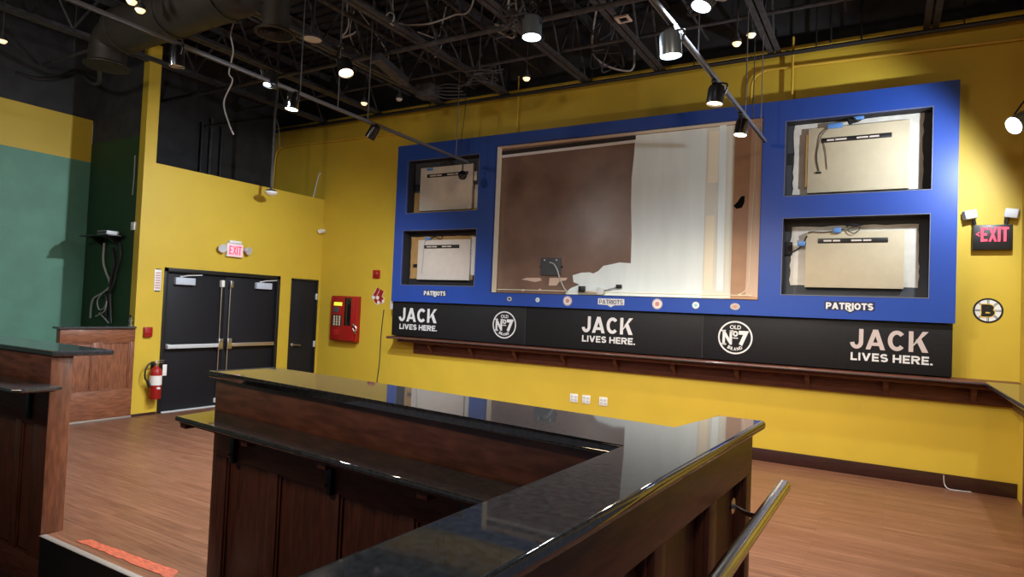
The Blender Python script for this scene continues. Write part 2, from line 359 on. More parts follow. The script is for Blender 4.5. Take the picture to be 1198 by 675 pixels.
# doors ---------------------------------------------------------------
def spart(name, bm, m_, parent): return link(name, bm, m_, parent)
d1 = bpy.data.objects.new('door_1', None); COL.objects.link(d1); d1.location = (XS, 6.46, 0); d1['kind'] = 'structure'
bm = nb(); fx = XS + .012
box(bm, (XS - .12, D1a, 0), (fx, D1a + .06, D1h), .004); box(bm, (XS - .12, D1b - .06, 0), (fx, D1b, D1h), .004); box(bm, (XS - .12, D1a, D1h - .06), (fx, D1b, D1h), .004)
spart('door_frame', bm, M_DFRAME, d1)
mid = (D1a + D1b) / 2; LX = XS - .045
for a, b, s in ((D1a + .063, mid - .003, 1), (mid + .003, D1b - .063, -1)):
    lf = spart('door_leaf', box(nb(), (LX - .045, a, .012), (LX, b, D1h - .064), .003), M_DOOR, d1)
    e = b if s > 0 else a                      # meeting stile
    h = a if s > 0 else b
    y0, y1 = sorted((h + s * .03, e - s * .06))
    spart('push_bar', box(nb(), (LX + .045, y0, .935), (LX + .085, y1, .995), .008), M_BRASSY if s < 0 else M_SIL, lf)
    bmx = box(nb(), (LX + .002, y0, .93), (LX + .046, y0 + .05, 1.0), .005)
    box(bmx, (LX + .002, y0 + .24 , .945), (LX + .046, y1 - .02, .985), .004); spart('bar_rail', bmx, M_SIL, lf)
    yc = e - s * .075
    spart('latch_case', box(nb(), (LX + .002, yc - .042, .90), (LX + .088, yc + .042, 1.07), .01), M_CHROME, lf)
    bmr = nb(); tube(bmr, [(LX + .03, yc, .10), (LX + .03, yc, .90)], .009, smooth=False); tube(bmr, [(LX + .03, yc, 1.07), (LX + .03, yc, 1.90)], .009, smooth=False)
    spart('vertical_rod', bmr, M_CHROME, lf)
    bmb = box(nb(), (LX + .002, yc - .028, 1.88), (LX + .07, yc + .028, 1.99), .008); box(bmb, (LX + .002, yc - .028, .06), (LX + .06, yc + .028, .13), .008)
    spart('rod_latch', bmb, M_WHITE if s > 0 else M_CHROME, lf)
    cy0 = h + s * .11
    y0, y1 = sorted((cy0, cy0 + s * .31))
    spart('closer_body', box(nb(), (LX + .002, y0, 1.885), (LX + .065, y1, 1.99), .006), M_PLATE, lf)
    bma = nb(); tube(bma, [(LX + .06, y0 + .08, 2.0), (LX + .09, y0 + .16, 2.025), (LX + .03, y1 + .12, 2.045)], .010, smooth=False)
    cyl(bma, (LX + .055, y0 + .08, 1.985), (0, 0, 1), .018, .03)
    spart('closer_arm', bma, M_SIL, lf)
spart('threshold', box(nb(), (XS - .12, D1a + .06, .0), (XS + .03, D1b - .06, .012), .003), M_SIL, d1)
d2 = bpy.data.objects.new('door_2', None); COL.objects.link(d2); d2.location = (XS, 8.04, 0); d2['kind'] = 'structure'
bm = nb(); box(bm, (XS - .12, D2a, 0), (XS + .01, D2a + .035, D2h), .004); box(bm, (XS - .12, D2b - .035, 0), (XS + .01, D2b, D2h), .004); box(bm, (XS - .12, D2a, D2h - .035), (XS + .01, D2b, D2h), .004)
spart('door_frame', bm, M_DFRAME, d2)
lf = spart('door_leaf', box(nb(), (XS - .06, D2a + .037, .01), (XS - .015, D2b - .037, D2h - .038), .003), M_DOOR, d2)
bm = nb(); cyl(bm, (XS - .013, D2a + .09, .93), (1, 0, 0), .032, .014); cyl(bm, (XS, D2a + .09, .93), (1, 0, 0), .013, .05)
tube(bm, [(XS + .045, D2a + .09, .93), (XS + .05, D2a + .15, .928), (XS + .048, D2a + .235, .918)], .011)
spart('lever_handle', bm, M_CHROME, lf)
for z in (1.80, .93, .2): spart('hinge', box(nb(), (XS - .012, D2b - .05, z - .055), (XS + .016, D2b - .015, z + .055), .004), M_SIL, lf)

# ------------------------------------------------------------------ bar: partitions, granite caps, drink ledges
P = Vector
def run_frame(p0, p1):
    """local frame: u along the run, v out of its front (to the right of the travel), w up"""
    a = Vector((p0[0], p0[1], 0)); b = Vector((p1[0], p1[1], 0)); u = (b - a).normalized(); v = Vector((u.y, -u.x, 0))
    M = Matrix((u, v, Vector((0, 0, 1)))).transposed().to_4x4(); M.translation = a
    return M, (b - a).length
def panelled(root, M, L, z0, z1, thick, rails, stiles, recess, mz, mx, core=None, back=True):
    """rails: list of (z lo, z hi); stiles: list of (u lo, u hi); boards stand proud of the core by recess"""
    link('core', box(nb(), (0, -thick, z0), (L, -recess, z1), .003, M), core or mz, root)
    for (a, b) in rails: link('rail', box(nb(), (0, -recess - .001, a), (L, 0, b), .003, M), mx, root)
    for (r0, r1) in zip(rails[:-1], rails[1:]):
        for (u0, u1) in stiles: link('stile', box(nb(), (u0, -recess - .001, r0[1] + .0005), (u1, -.0005, r1[0] - .0005), .002, M), mz, root)
    bm = nb()
    for (s0, s1) in zip([x[1] for x in stiles[:-1]], [x[0] for x in stiles[1:]]):
        for (r0, r1) in zip(rails[:-1], rails[1:]):
            lo, hi = r0[1], r1[0]; w = .014
            for q in (((s0, lo), (s1, lo + w)), ((s0, hi - w), (s1, hi)), ((s0, lo + w), (s0 + w, hi - w)), ((s1 - w, lo + w), (s1, hi - w))):
                box(bm, (q[0][0], -recess, q[0][1]), (q[1][0], -recess * .45, q[1][1]), .003, M)
    link('moulding', bm, mz, root)

ZT, ZC = 1.305, 1.263            # top and underside of the granite cap
A = (-3.458, 2.361); B = (-.733, 2.064); C = (-.845, 0.15); D = (-.590, 0.15); E_ = (-.447, 2.972); F_ = (-.652, 2.972); G = (-.700, 2.50); H_ = (-3.395, 2.786)
cap = tag(link('granite_top', prism(nb(), [A, (A[0] + .3, A[1] - .0327), (-2.1, 2.213), B, C, D, E_, F_, G, H_], ZC + .001, ZT, None, .016, 4), M_GRAN), 'polished black granite top capping the L-shaped bar in the centre', 'counter top')
# long partition
def off(p, q, d):
    u = (Vector((q[0] - p[0], q[1] - p[1], 0))).normalized(); v = Vector((u.y, -u.x, 0)); return (p[0] - v.x * d, p[1] - v.y * d)
a0 = off(A, B, .045); b0 = off(B, A, -.045)
M1, L1 = run_frame(a0, b0)
M1 = M1 @ Matrix.Translation((.028, 0, 0)); L1 -= .028 + .05
LP = thing('bar_partition', 'dark mahogany panelled half wall carrying the long arm of the central bar', 'bar', (a0[0] + 1.3, a0[1], -.385))
st = [(0, .15)]; u = .15
while u < L1 - .6:
    st.append((u + .42, u + .51)); u += .51
st.append((L1 - .1, L1))
panelled(LP, M1, L1, -.384, ZC, .14, [(-.38, -.18), (.815, 1.04)], st, .022, M_WOODZ, M_WOODX)
link('riser_board', box(nb(), (0, -.02, 1.0415), (L1, .004, ZC - .002), .003, M1), M_RISER, LP)
for k in range(5):
    uu = .245 + k * .87
    if uu > L1: break
    bm = nb(); box(bm, (uu - .022, .0005, .805), (uu + .022, .030, .950), .004, M1); cyl(bm, M1 @ Vector((uu - .012, .03, .85)), M1.to_3x3() @ Vector((0, 1, 0)), .006, .006)
    link('shelf_bracket', bm, M_BLACK, LP)
# lower drink ledge
lg = thing('drink_ledge', 'narrow black granite drink ledge below the long bar top', 'ledge', M1 @ Vector((1.2, .15, 1.02)))
lu = -(.028) + .085 - .06
link('ledge_slab', prism(nb(), [(.005, .0045), (L1 + .03, .0045), (L1 - .02, .262), (.06, .262)], 1.044, 1.071, M1, .010, 4), M_GRAN, lg)
link('sub_top', box(nb(), (.05, .018, 1.028), (L1 - .03, .235, 1.043), .002, M1), M_WOODX, lg)
for k in range(5):
    uu = .045 + k * .62
    if uu < L1 - .05: link('cleat', box(nb(), (uu, .17, 1.000), (uu + .06, .225, 1.027), .003, M1), M_WOODX, lg)
# arm partition
oa = off(E_, D, -.0)
M2, L2 = run_frame((D[0] - .042, D[1]), (E_[0] - .042, E_[1] - .05))
AP = thing('bar_partition', 'dark mahogany panelled half wall under the arm of the bar nearest the camera', 'bar', M2 @ Vector((1.3, 0, 0)))
tail = L2
st = []; e = tail
st.append((tail - .085, tail)); e = tail - .085
while e > .6:
    st.append((e - .53, e - .53 + .09)); e -= .53
st = sorted(st); st.insert(0, (0, st[0][0] - .44 if st[0][0] > .5 else .01))
st = [s for s in st if s[1] - s[0] > .005]
panelled(AP, M2, L2, 0.001, ZC, .165, [(.004, .15), (1.085, ZC - .004)], st, .048, M_WOODZ, M_WOODY)
# steel handrail along the arm
ra = PX(916, 569, -.352); rb = M2 @ Vector((.2, .10, 1.065))
hr = thing('handrail', 'round polished steel handrail fixed beside the near bar arm', 'handrail', M2 @ Vector((1.5, .1, 1.0)))
r0 = PX(917, 569, -.352); r1 = PX(842, 675, -.402); r1 = r0 + (r1 - r0) * (2.7 / (r1 - r0).length)
bm = nb(); tube(bm, [r1, r0], .0265, 20, smooth=False); link('rail', bm, M_RAIL, hr)
bm = nb(); d = (r0 - r1).normalized(); lathe(bm, r0, d, [(.0265, 0), (.0255, .006), (.02, .011), (0, .012)], 20); link('end_cap', bm, M_RAIL, hr)
for uu in (L2 - .33, L2 - 1.35, .6):
    f_ = (uu - L2 + .02) / (r1 - r0).dot(M2.to_3x3() @ Vector((1, 0, 0))); q = r0 + (r1 - r0) * f_; w0 = M2 @ Vector((uu, .003, q.z - .02))
    bm = nb(); tube(bm, [w0, w0.lerp(q, .5) - Vector((0, 0, .025)), q - Vector((0, 0, .024))], .009, 10); cyl(bm, w0 - (M2.to_3x3() @ Vector((0, .002, 0))), M2.to_3x3() @ Vector((0, 1, 0)), .030, .008)
    link('rail_bracket', bm, M_RAIL, hr)
# left bar
LE = -5.125; LF = 2.283
lb = thing('bar_partition', 'mahogany panelled half wall of the left bar beside the floor opening', 'bar', (-6.6, 2.35, -.385))
ML, LL = run_frame((-9.2, LF), (LE - .012, LF))
st = [(0, .1)]; u = .1
while u < LL - .6: st.append((u + .42, u + .51)); u += .51
st.append((LL - .2, LL))
panelled(lb, ML, LL, -.384, ZC, .13, [(-.38, -.18), (.76, 1.04)], st, .022, M_WOODZ, M_WOODX)
link('riser_board', box(nb(), (0, -.02, 1.0415), (LL, .004, ZC - .002), .003, ML), M_RISER, lb)
link('end_board', box(nb(), (LE - .011, LF - .006, .0005), (LE, LF + .137, ZC - .001), .003), M_CHERZ, lb)
for uu in (LL - .25, LL - 1.1):
    bm = nb(); box(bm, (uu - .020, .0005, .795), (uu + .020, .030, .985), .004, ML)
    link('shelf_bracket', bm, M_BLACK, lb)
tag(link('granite_top', prism(nb(), [(-9.3, 2.215), (-5.10, 2.268), (-5.035, 2.655), (-9.3, 2.655)], ZC + .001, ZT, None, .016, 4), M_GRAN), 'black granite top capping the left bar with a silver rounded end', 'counter top')
lg2 = thing('drink_ledge', 'lower black granite drink ledge on the left bar', 'ledge', (-6.5, 2.13, 1.03))
link('ledge_slab', prism(nb(), [(-9.2, LF - .008), (-9.2, 1.985), (-4.99, 1.985), (-4.945, 2.03), (-4.945, LF - .008)], 1.044, 1.071, None, .010, 4), M_GRAN, lg2)
link('sub_top', box(nb(), (-9.2, 2.03, 1.028), (-5.02, LF - .018, 1.043), .002), M_WOODX, lg2)
# low pony wall by the doors
pw = thing('pony_wall', 'low cherry panelled half wall standing against the yellow wall left of doors', 'half wall', (-9.0, 4.58, 0))
X0 = -9.05
link('core', box(nb(), (X0 - .10, 4.10, .001), (X0 - .02, 5.043, 1.235), .003), M_CHERZ, pw)
link('top_rail', box(nb(), (X0 - .021, 4.10, 1.055), (X0, 5.043, 1.235), .003), M_CHERY, pw)
link('bottom_rail', box(nb(), (X0 - .021, 4.10, .001), (X0, 5.043, .41), .003), M_CHERY, pw)
for y0, y1 in ((4.10, 4.18), (4.50, 4.625), (4.985, 5.043)): link('stile', box(nb(), (X0 - .021, y0, .411), (X0 - .0005, y1, 1.054), .003), M_CHERZ, pw)
bm = nb()
for y0, y1 in ((4.18, 4.50), (4.625, 4.985)):
    for q in ((y0, .411, y1, .428), (y0, 1.037, y1, 1.054), (y0, .428, y0 + .017, 1.037), (y1 - .017, .428, y1, 1.037)):
        box(bm, (X0 - .019, q[0], q[1]), (X0 - .008, q[2], q[3]), .002)
link('moulding', bm, M_CHERZ, pw)
link('wall_cap', box(nb(), (X0 - .13, 4.06, 1.237), (X0 + .03, 5.043, 1.268), .010, seg=3), M_GRAN, pw)
link('foot_strip', box(nb(), (X0 + .0005, 4.10, .001), (X0 + .012, 5.043, .03), .003), M_NOSE, pw)
# orange strip on the platform edge
Q = [PZ(x, y, 0.0) for x, y in ((90, 633), (106, 631.5), (209, 668.5), (200, 678))]
bm = nb()
n = 26; top = []; bot = []
for k in range(n + 1):
    t = k / n
    top.append(Q[1].lerp(Q[2], t) + Vector((0, random.uniform(-.006, .006), 0))); bot.append(Q[0].lerp(Q[3], t) + Vector((0, random.uniform(-.008, .008), 0)))
prism(bm, [(p.x, p.y) for p in bot] + [(p.x, p.y) for p in top[::-1]], .0005, .003)
tag(link('safety_strip', bm, M_ORANGE), 'worn orange safety strip on the platform edge beside the left bar', 'strip')

# ------------------------------------------------------------------ video wall on the main wall
YF = 8.18
vw = thing('video_wall_surround', 'large royal blue wall surround with one big opening and four small ones', 'wall panel', (-3.3, 8.28, 1.775))
MF = wallM('Y', YF)
openings = {'big': (-5.20, -1.362, 1.968, 4.20), 'ul': (-6.93, -5.512, 3.240, 4.11), 'll': (-6.975, -5.51, 2.055, 2.945), 'ur': (-1.098, .378, 3.218, 4.118), 'lr': (-1.10, .373, 2.040, 2.948)}
# front sheet with the openings left out
us = sorted({-7.16, .617} | {o[i] for o in openings.values() for i in (0, 1)}); vs = sorted({1.776, 4.38} | {o[i] for o in openings.values() for i in (2, 3)})
bm = nb()
for u0, u1 in zip(us, us[1:]):
    for v0, v1 in zip(vs, vs[1:]):
        uc, vc = (u0 + u1) / 2, (v0 + v1) / 2
        if any(o[0] < uc < o[1] and o[2] < vc < o[3] for o in openings.values()): continue
        f = [bm.verts.new(MF @ Vector((a, b, 0))) for a, b in ((u0, v0), (u1, v0), (u1, v1), (u0, v1))]; bm.faces.new(f)
bmesh.ops.remove_doubles(bm, verts=bm.verts, dist=1e-5)
r = bmesh.ops.extrude_face_region(bm, geom=bm.faces[:])
bmesh.ops.translate(bm, vec=(0, .03, 0), verts=[g for g in r['geom'] if isinstance(g, bmesh.types.BMVert)])
link('face_sheet', bm, M_BLUE, vw)
bm = nb()
for q in ((-7.158, 1.78, -7.13, 4.378), (.587, 1.78, .615, 4.378), (-7.13, 4.35, .587, 4.378), (-7.13, 1.78, .587, 1.805)):
    box(bm, (q[0], YF + .031, q[1]), (q[2], YM - .001, q[3]))
link('side_return', bm, M_BLUE, vw)
for key, o in openings.items():
    bm = nb(); t = .012; yb = YM - .002 if key != 'big' else YF + .1795
    box(bm, (o[0] - t, YF + .031, o[2] - t), (o[0], yb, o[3] + t)); box(bm, (o[1], YF + .031, o[2] - t), (o[1] + t, yb, o[3] + t))
    box(bm, (o[0], YF + .031, o[3]), (o[1], yb, o[3] + t)); box(bm, (o[0], YF + .031, o[2] - t), (o[1], yb, o[2]))
    link('opening_liner', bm, M_CREAM if key == 'big' else M_NSIDE, vw)
    if key != 'big':
        link('niche_back', box(nb(), (o[0], YM - .012, o[2]), (o[1], YM - .003, o[3])), M_NICHE if key[0] == 'u' or key == 'lr' else M_NSIDE, vw)
    e = nb(); tt = .006
    for q in ((o[0] - tt, o[2] - tt, o[0], o[3] + tt), (o[1], o[2] - tt, o[1] + tt, o[3] + tt), (o[0], o[2] - tt, o[1], o[2]), (o[0], o[3], o[1], o[3] + tt)):
        box(e, (q[0], YF - .003, q[1]), (q[2], YF - .0005, q[3]))
    link('edge_trim', e, M_BLACK if key == 'big' else M_REVEAL, vw)
# lettering and stickers on the blue face
def wordmark(u0, u1, v0, v1, plate):
    bm = nb(); w = (u1 - u0); cx = (u0 + u1) / 2
    if plate:
        prism(bm, [(u0, v0 + .3 * (v1 - v0)), (cx - .13 * w, v0 + .25 * (v1 - v0)), (cx, v0), (cx + .13 * w, v0 + .25 * (v1 - v0)), (u1, v0 + .3 * (v1 - v0)), (u1, v1), (u0, v1)], .001, .003, MF)
        o = link('wordmark', bm, M_LET, vw)
        bm = nb(); sign_text(bm, 'PATRIOTS', u0 + .02, u1 - .02, v0 + .36 * (v1 - v0), v1 - .015, MF, .15, .002, .0035); link('wordmark_print', bm, M_NAVY, o)
    else:
        prism(bm, [(u0 - .014, v0 + .18 * (v1 - v0)), (u1 + .014, v0 + .18 * (v1 - v0)), (u1 + .014, v1 + .014), (u0 - .014, v1 + .014)], .0005, .0012, MF)
        prism(bm, [(cx - .10 * w, v0 + .2 * (v1 - v0)), (cx + .02 * w, v0 - .02), (cx + .14 * w, v0 + .2 * (v1 - v0))], .0005, .0012, MF)
        o = link('wordmark', bm, M_NAVY, vw)
        bm = nb(); sign_text(bm, 'PATRIOTS', u0, u1, v0 + .26 * (v1 - v0), v1, MF, .24, .002, .0018, .07)
        prism(bm, [(cx - .07 * w, v0 + .24 * (v1 - v0)), (cx + .02 * w, v0), (cx + .11 * w, v0 + .24 * (v1 - v0))], .0018, .0032, MF)
        link('wordmark_print', bm, M_LET, o)
wordmark(-6.475, -6.04, 1.865, 1.962, False); wordmark(-3.44, -3.06, 1.808, 1.926, True); wordmark(-.615, -.138, 1.858, 1.962, False)
M_STEAL = mat('teal_sticker', (0.20, 0.55, 0.58), .5); M_SRED = mat('red_print', (0.50, 0.24, 0.20), .5); M_SOLIVE = mat('grey_sticker', (0.42, 0.40, 0.36), .5)
for u_, r_, sy, m1, m2 in ((-4.861, .042, .8, M_SOLIVE, M_NAVY), (-4.384, .034, 1, M_LET, M_STEAL), (-3.904, .068, 1, M_LET, M_SRED), (-2.604, .068, 1, M_LET, M_SRED), (-2.103, .044, 1, M_LET, M_STEAL), (-1.622, .058, .72, M_SOLIVE, M_SRED)):
    o = link('round_sticker', disc(nb(), u_, 1.876, r_, MF, .001, .002, 28, sy), m1, vw)
    bm = nb(); disc(bm, u_, 1.876, r_ * .45, MF, .0032, .001, 20, sy)
    if r_ > .06 and sy == 1: ring(bm, u_, 1.876, r_ * .80, r_ * .92, MF, .0032, .001)
    link('sticker_print', bm, m2, o)

# big opening: brown board, white paint, strips
YB = YF + .161
MB_ = wallM('Y', YB)
bb = link('backing_board', box(nb(), (-5.198, YB, 1.970), (-1.364, YB + .018, 4.198)), M_BROWN, vw); bb['label'] = 'brown board half covered in white paint'
def onb(x, y): p = PY(x, y, YB); return (p.x, p.z)
e0 = onb(742, 157); pts = [onb(x, y) for x, y in ((743.5, 155), (742, 180), (739, 208), (738.3, 240), (739, 275), (738, 308), (725, 307), (716, 309), (706, 311), (700, 317), (694, 320), (690, 318.5), (680, 319), (670, 322), (671, 330), (678, 333), (668, 337), (662, 342))]
zt = 4.19
whitep = pts + [(pts[-1][0], 1.975), (-1.90, 1.975), (-1.90, zt), (pts[0][0], zt)]
link('white_paint', prism(nb(), whitep, .0005, .002, MB_), M_PAINTW, bb)
u0 = onb(826, 200)[0]; u1 = onb(851, 200)[0]; u2 = onb(859, 200)[0]; u3 = onb(876, 200)[0]
link('offwhite_band', box(nb(), (u0, .0022, 1.975), (u1, .003, zt), 0, MB_ @ Matrix(((1, 0, 0, 0), (0, 0, 1, 0), (0, 1, 0, 0), (0, 0, 0, 1)))), M_OFFW, bb)
for x0, x1, y0, y1 in ((828, 849, 152, 214), (823, 836, 252, 340)):
    a = onb(x0, y1); b = onb(x1, y0); link('tape_strip', prism(nb(), [(a[0], a[1]), (b[0], a[1]), (b[0], b[1]), (a[0], b[1])], .0032, .004, MB_), M_CREAM, bb)
link('white_stripe', prism(nb(), [onb(838, 340), onb(846, 340), onb(850, 145), onb(842, 145)], .0042, .005, MB_), M_PAINTW, bb)
link('tan_band', prism(nb(), [(u1 + .001, 1.975), (-1.365, 1.975), (-1.365, zt), (u1 + .001, zt)], .0005, .003, MB_), M_TANB, bb)
link('grey_tan_strip', prism(nb(), [(u1 + .001, 1.98), (u2, 1.98), (u2, zt), (u1 + .001, zt)], .0032, .004, MB_), M_OFFW, bb)
link('peach_strip', prism(nb(), [onb(872, 346), onb(887, 348), onb(892.5, 138), onb(880, 140)], .0034, .0044, MB_), M_PEACH, bb)
link('black_smear', prism(nb(), [onb(x, y) for x, y in ((858, 241), (862, 244.5), (868, 243), (871, 237), (871.5, 229), (867, 230), (863, 236))], .0046, .006, MB_), M_SMEAR, bb)
# glue line with rounded corner
gl = [(-5.18, 2.02), (-1.75, 2.02), (-1.62, 2.03), (-1.535, 2.08), (-1.50, 2.17), (-1.49, 2.4), (-1.455, 4.19)]
bm = nb(); tube(bm, [MB_ @ Vector((a, b, .006)) for a, b in gl], .006, 6); link('glue_line', bm, M_CREAM, bb)
bm = nb(); prism(bm, [onb(586, 182), onb(744, 163.5), onb(744, 167), onb(586, 185)], .003, .008, MB_); link('metal_strip', bm, M_LET, bb)
link('dark_slot', prism(nb(), [onb(586, 177), onb(744, 158.5), onb(744, 163), onb(586, 181.5)], .001, .003, MB_), M_NSIDE, bb)
for q in (((610, 327), (616, 325), (632, 325), (634, 328), (626, 330), (617, 328)), ((643, 325), (664, 325), (662, 328), (655, 329), (651, 334), (642, 334)), ((610, 339), (613, 338), (614, 340), (611, 341)), ((630, 338), (633, 338), (633, 339.5), (631, 340))):
    link('torn_patch', prism(nb(), [onb(*p) for p in q], .0008, .002, MB_), M_PEACH, bb)
ob = thing('outlet_box', 'black square outlet plate with a grey cable in the big opening', 'outlet', (PY(645, 322, YB).x, YB, PY(645, 323, YB).z))
a = onb(633, 322); b = onb(657, 302)
link('plate', box(nb(), (a[0], a[1], .001), (b[0], b[1], .03), .006, MB_), M_NICHE, ob)
for s in (0, 1): link('plate_ear', box(nb(), ((a[0] - .03, b[0] - .001)[s], (a[1] + b[1]) / 2 - .012, .001), ((a[0] + .001, b[0] + .03)[s], (a[1] + b[1]) / 2 + .012, .012), .003, MB_), M_NSIDE, ob)
for s in (.2, .8): link('screw', disc(nb(), a[0] + (b[0] - a[0]) * s, b[1] - .03, .012, MB_, .0305, .004), M_SIL, ob)
bm = nb(); tube(bm, [PY(x, y, YB - w) for x, y, w in ((643, 307, .035), (648, 309, .05), (652, 316, .05), (655, 326, .03), (660, 337, .02), (664, 342, .018))], .010, 8); link('cable', bm, M_GREYC, ob)
br = thing('metal_bracket', 'small loose metal bracket with black ends at bottom of the big opening', 'bracket', (PY(690, 342, YB - .03).x, YB - .03, 1.97))
a = PY(676, 341, YB - .03); b = PY(707, 342, YB - .03)
link('bar', box(nb(), (a.x, YB - .035, 1.985), (b.x, YB - .012, 2.03), .004), M_BRASSY, br)
a = PY(677, 337, YB - .03); link('black_end', box(nb(), (a.x, YB - .045, a.z - .06), (a.x + .10, YB - .01, a.z + .03), .006), M_BLACK, br)
a = PY(701, 338, YB - .03); link('clamp', box(nb(), (a.x - .03, YB - .04, a.z - .08), (a.x + .06, YB - .011, a.z + .02), .006), M_SIL, br)
bm = nb(); tube(bm, [PY(707, 340, YB - .025), PY(715, 338, YB - .03), PY(722, 336, YB - .03)], .006, 6); a = PY(724, 335, YB - .03); box(bm, (a.x - .04, YB - .045, a.z - .025), (a.x + .04, YB - .015, a.z + .025), .004)
link('lead', bm, M_BLACK, br)

# mounting boards in the four niches
YN = YM - .013
def on(x, y, d=0.0): return PY(x, y, YN - d)
def slotbar(parent, x0, y0, x1, y1, hh, d):
    a = on(x0, y0, d); b = on(x1, y1, d); zc = (a.z + b.z) / 2
    link('slotted_strip', box(nb(), (a.x, YN - d - .006, zc - hh), (b.x, YN - d - .0005, zc + hh), .002), M_BLACK, parent)
    L = b.x - a.x; u = .06
    for k in range(5):
        w = L * random.uniform(.10, .17)
        if u + w > L - .02: break
        if k != 2: link('strip_slot', box(nb(), (a.x + u, YN - d - .0085, zc - hh * .35), (a.x + u + w, YN - d - .0062, zc + hh * .35)), M_BOARDP, parent)
        u += w + L * .02
def rough_rect(u0, u1, v0, v1, j, n=12):
    out = []
    for (a, b, c, d) in ((u0, v0, u1, v0), (u1, v0, u1, v1), (u1, v1, u0, v1), (u0, v1, u0, v0)):
        for k in range(n): out.append((a + (c - a) * k / n + random.uniform(-j, j), b + (d - b) * k / n + random.uniform(-j, j)))
    return out
MN = wallM('Y', YN)
def mount(label, pl, bd, slot, mt, patch_m, d, jag):
    t = thing('mounting_board', label, 'board', (on(*bd[0]).x + .5, YN, on(*bd[1]).z))
    a = on(*pl[0]); b = on(*pl[1])
    link('backing_patch', prism(nb(), rough_rect(a.x, b.x, b.z, a.z, jag), .0005, .006, MN), patch_m, t)
    a = on(bd[0][0], bd[0][1], d); b = on(bd[1][0], bd[1][1], d)
    link('board', box(nb(), (a.x, YN - d, b.z), (b.x, YN - .0065, a.z), .003), mt, t)
    slotbar(t, *slot[0], *slot[1], .028, d)
    return t
t = mount('pale mounting board in the upper left niche of the blue surround', ((485, 226), (561, 246)), ((492.5, 197), (551.5, 244)), ((500, 205.5), (548, 203)), M_BOARDP, M_PLY, .06, .004)
a = on(552, 201, .01); b = on(558, 211, .01); link('socket_plate', box(nb(), (a.x, YN - .018, b.z), (b.x, YN - .001, a.z), .003), M_WHITE, t)
a = on(556, 216, .012); b = on(561, 243, .012); link('white_edge_strip', box(nb(), (a.x, YN - .016, b.z), (b.x, YN - .007, a.z), .003), M_WHITE, t)
a = on(488, 220, .02); bm = nb(); box(bm, (a.x - .04, YN - .05, a.z - .05), (a.x + .05, YN - .001, a.z + .05), .01); link('black_clip', bm, M_BLACK, t)
bm = nb()
for k in range(3): tube(bm, [on(515 + k * 3, 196, .04), on(516 + k * 4, 190 - k, .07), on(522 + k * 3, 188 + k, .07), on(527 + k, 193, .05), on(524, 197, .04)], .007, 6)
link('cable_loop', bm, M_BLKC, t)
a = on(503, 198, .07); link('blue_connector', box(nb(), (a.x - .06, YN - .08, a.z - .025), (a.x + .06, YN - .061, a.z + .02), .006), M_BLUEC, t)
t = mount('pale mounting board in the lower left niche of the blue surround', ((482, 277.5), (553, 327)), ((489.5, 281), (548.5, 328)), ((496, 289), (537.5, 288)), M_BOARDP, M_PLY, .06, .006)
a = on(552, 277, .012); b = on(557, 322, .012); link('white_edge_strip', box(nb(), (a.x, YN - .016, b.z), (b.x, YN - .001, a.z), .003), M_WHITE, t)
a = on(548.5, 290, .02); b = on(552.5, 299, .02); bm = box(nb(), (a.x + .01, YN - .03, b.z), (b.x, YN - .007, a.z), .003); sp = link('socket_plate', bm, M_WHITE, t)
bm = nb()
for zf in (.3, .7): box(bm, (a.x + .03, YN - .033, b.z + (a.z - b.z) * zf - .015), (a.x + .06, YN - .0305, b.z + (a.z - b.z) * zf + .015))
link('socket_hole', bm, M_BLACK, sp)
bm = nb(); tube(bm, [on(500, 279, .075), on(496.5, 285, .07), on(495.5, 295, .068), on(494.5, 308, .068), on(493, 320, .066)], .006, 6); link('hanging_wire', bm, M_GREYC, t)
bm = nb(); tube(bm, [on(503, 279.5, .08), on(510, 277, .09), on(515, 280, .09), on(518, 277, .085)], .008, 6); link('cable_loop', bm, M_BLKC, t)
a = on(500, 279, .085); link('blue_connector', box(nb(), (a.x - .05, YN - .09, a.z - .025), (a.x + .06, YN - .066, a.z + .02), .006), M_BLUEC, t)
a = on(485.5, 311, .01); link('dark_tape', box(nb(), (a.x - .04, YN - .012, a.z - .03), (a.x + .05, YN - .0065, a.z + .03), .002), M_BLACK, t)
t = mount('tan mounting board in the upper right niche with loose wires', ((930, 147), (1079, 221)), ((946, 151), (1063, 220)), ((961, 163.5), (1043.5, 159)), M_BOARD, M_PLASTER, .06, .010)
link('dark_board_edge', box(nb(), (on(945, 200, .06).x - .03, YN - .055, on(946, 219, .06).z), (on(946, 200, .06).x - .001, YN - .0065, on(946, 157, .06).z), .002), M_PLY, t)
bm = nb(); tube(bm, [on(972, 147.5, .08), on(962, 157, .08), on(958, 168, .072), on(955.5, 184, .07), on(958, 200, .068)], .006, 6); tube(bm, [on(963, 165, .07), on(966, 178, .07), on(967.5, 198, .066)], .004, 6)
c = on(957.5, 202, .07); box(bm, (c.x - .03, YN - .075, c.z - .012), (c.x + .03, YN - .061, c.z + .012), .003); link('hanging_wire', bm, M_BLKC, t)
a = on(977, 147, .08); link('blue_connector', box(nb(), (a.x - .08, YN - .09, a.z - .03), (a.x + .08, YN - .066, a.z + .03), .008), M_BLUEC, t)
bm = nb(); a = on(996, 141, .10); 
for k in range(6): tube(bm, [a + Vector((random.uniform(-.10, -.02), .05, .07)), a + Vector((random.uniform(-.05, .1), -.02, random.uniform(-.05, .02))), a + Vector((random.uniform(.0, .12), .0, random.uniform(-.02, .03))), a + Vector((.1, .05, .07))], .010, 6)
link('cable_bundle', bm, M_BLKC, t)
link('bundle_connector', box(nb(), (a.x + .02, a.y - .02, a.z - .0), (a.x + .13, a.y + .02, a.z + .05), .008), M_BLUEC, t)
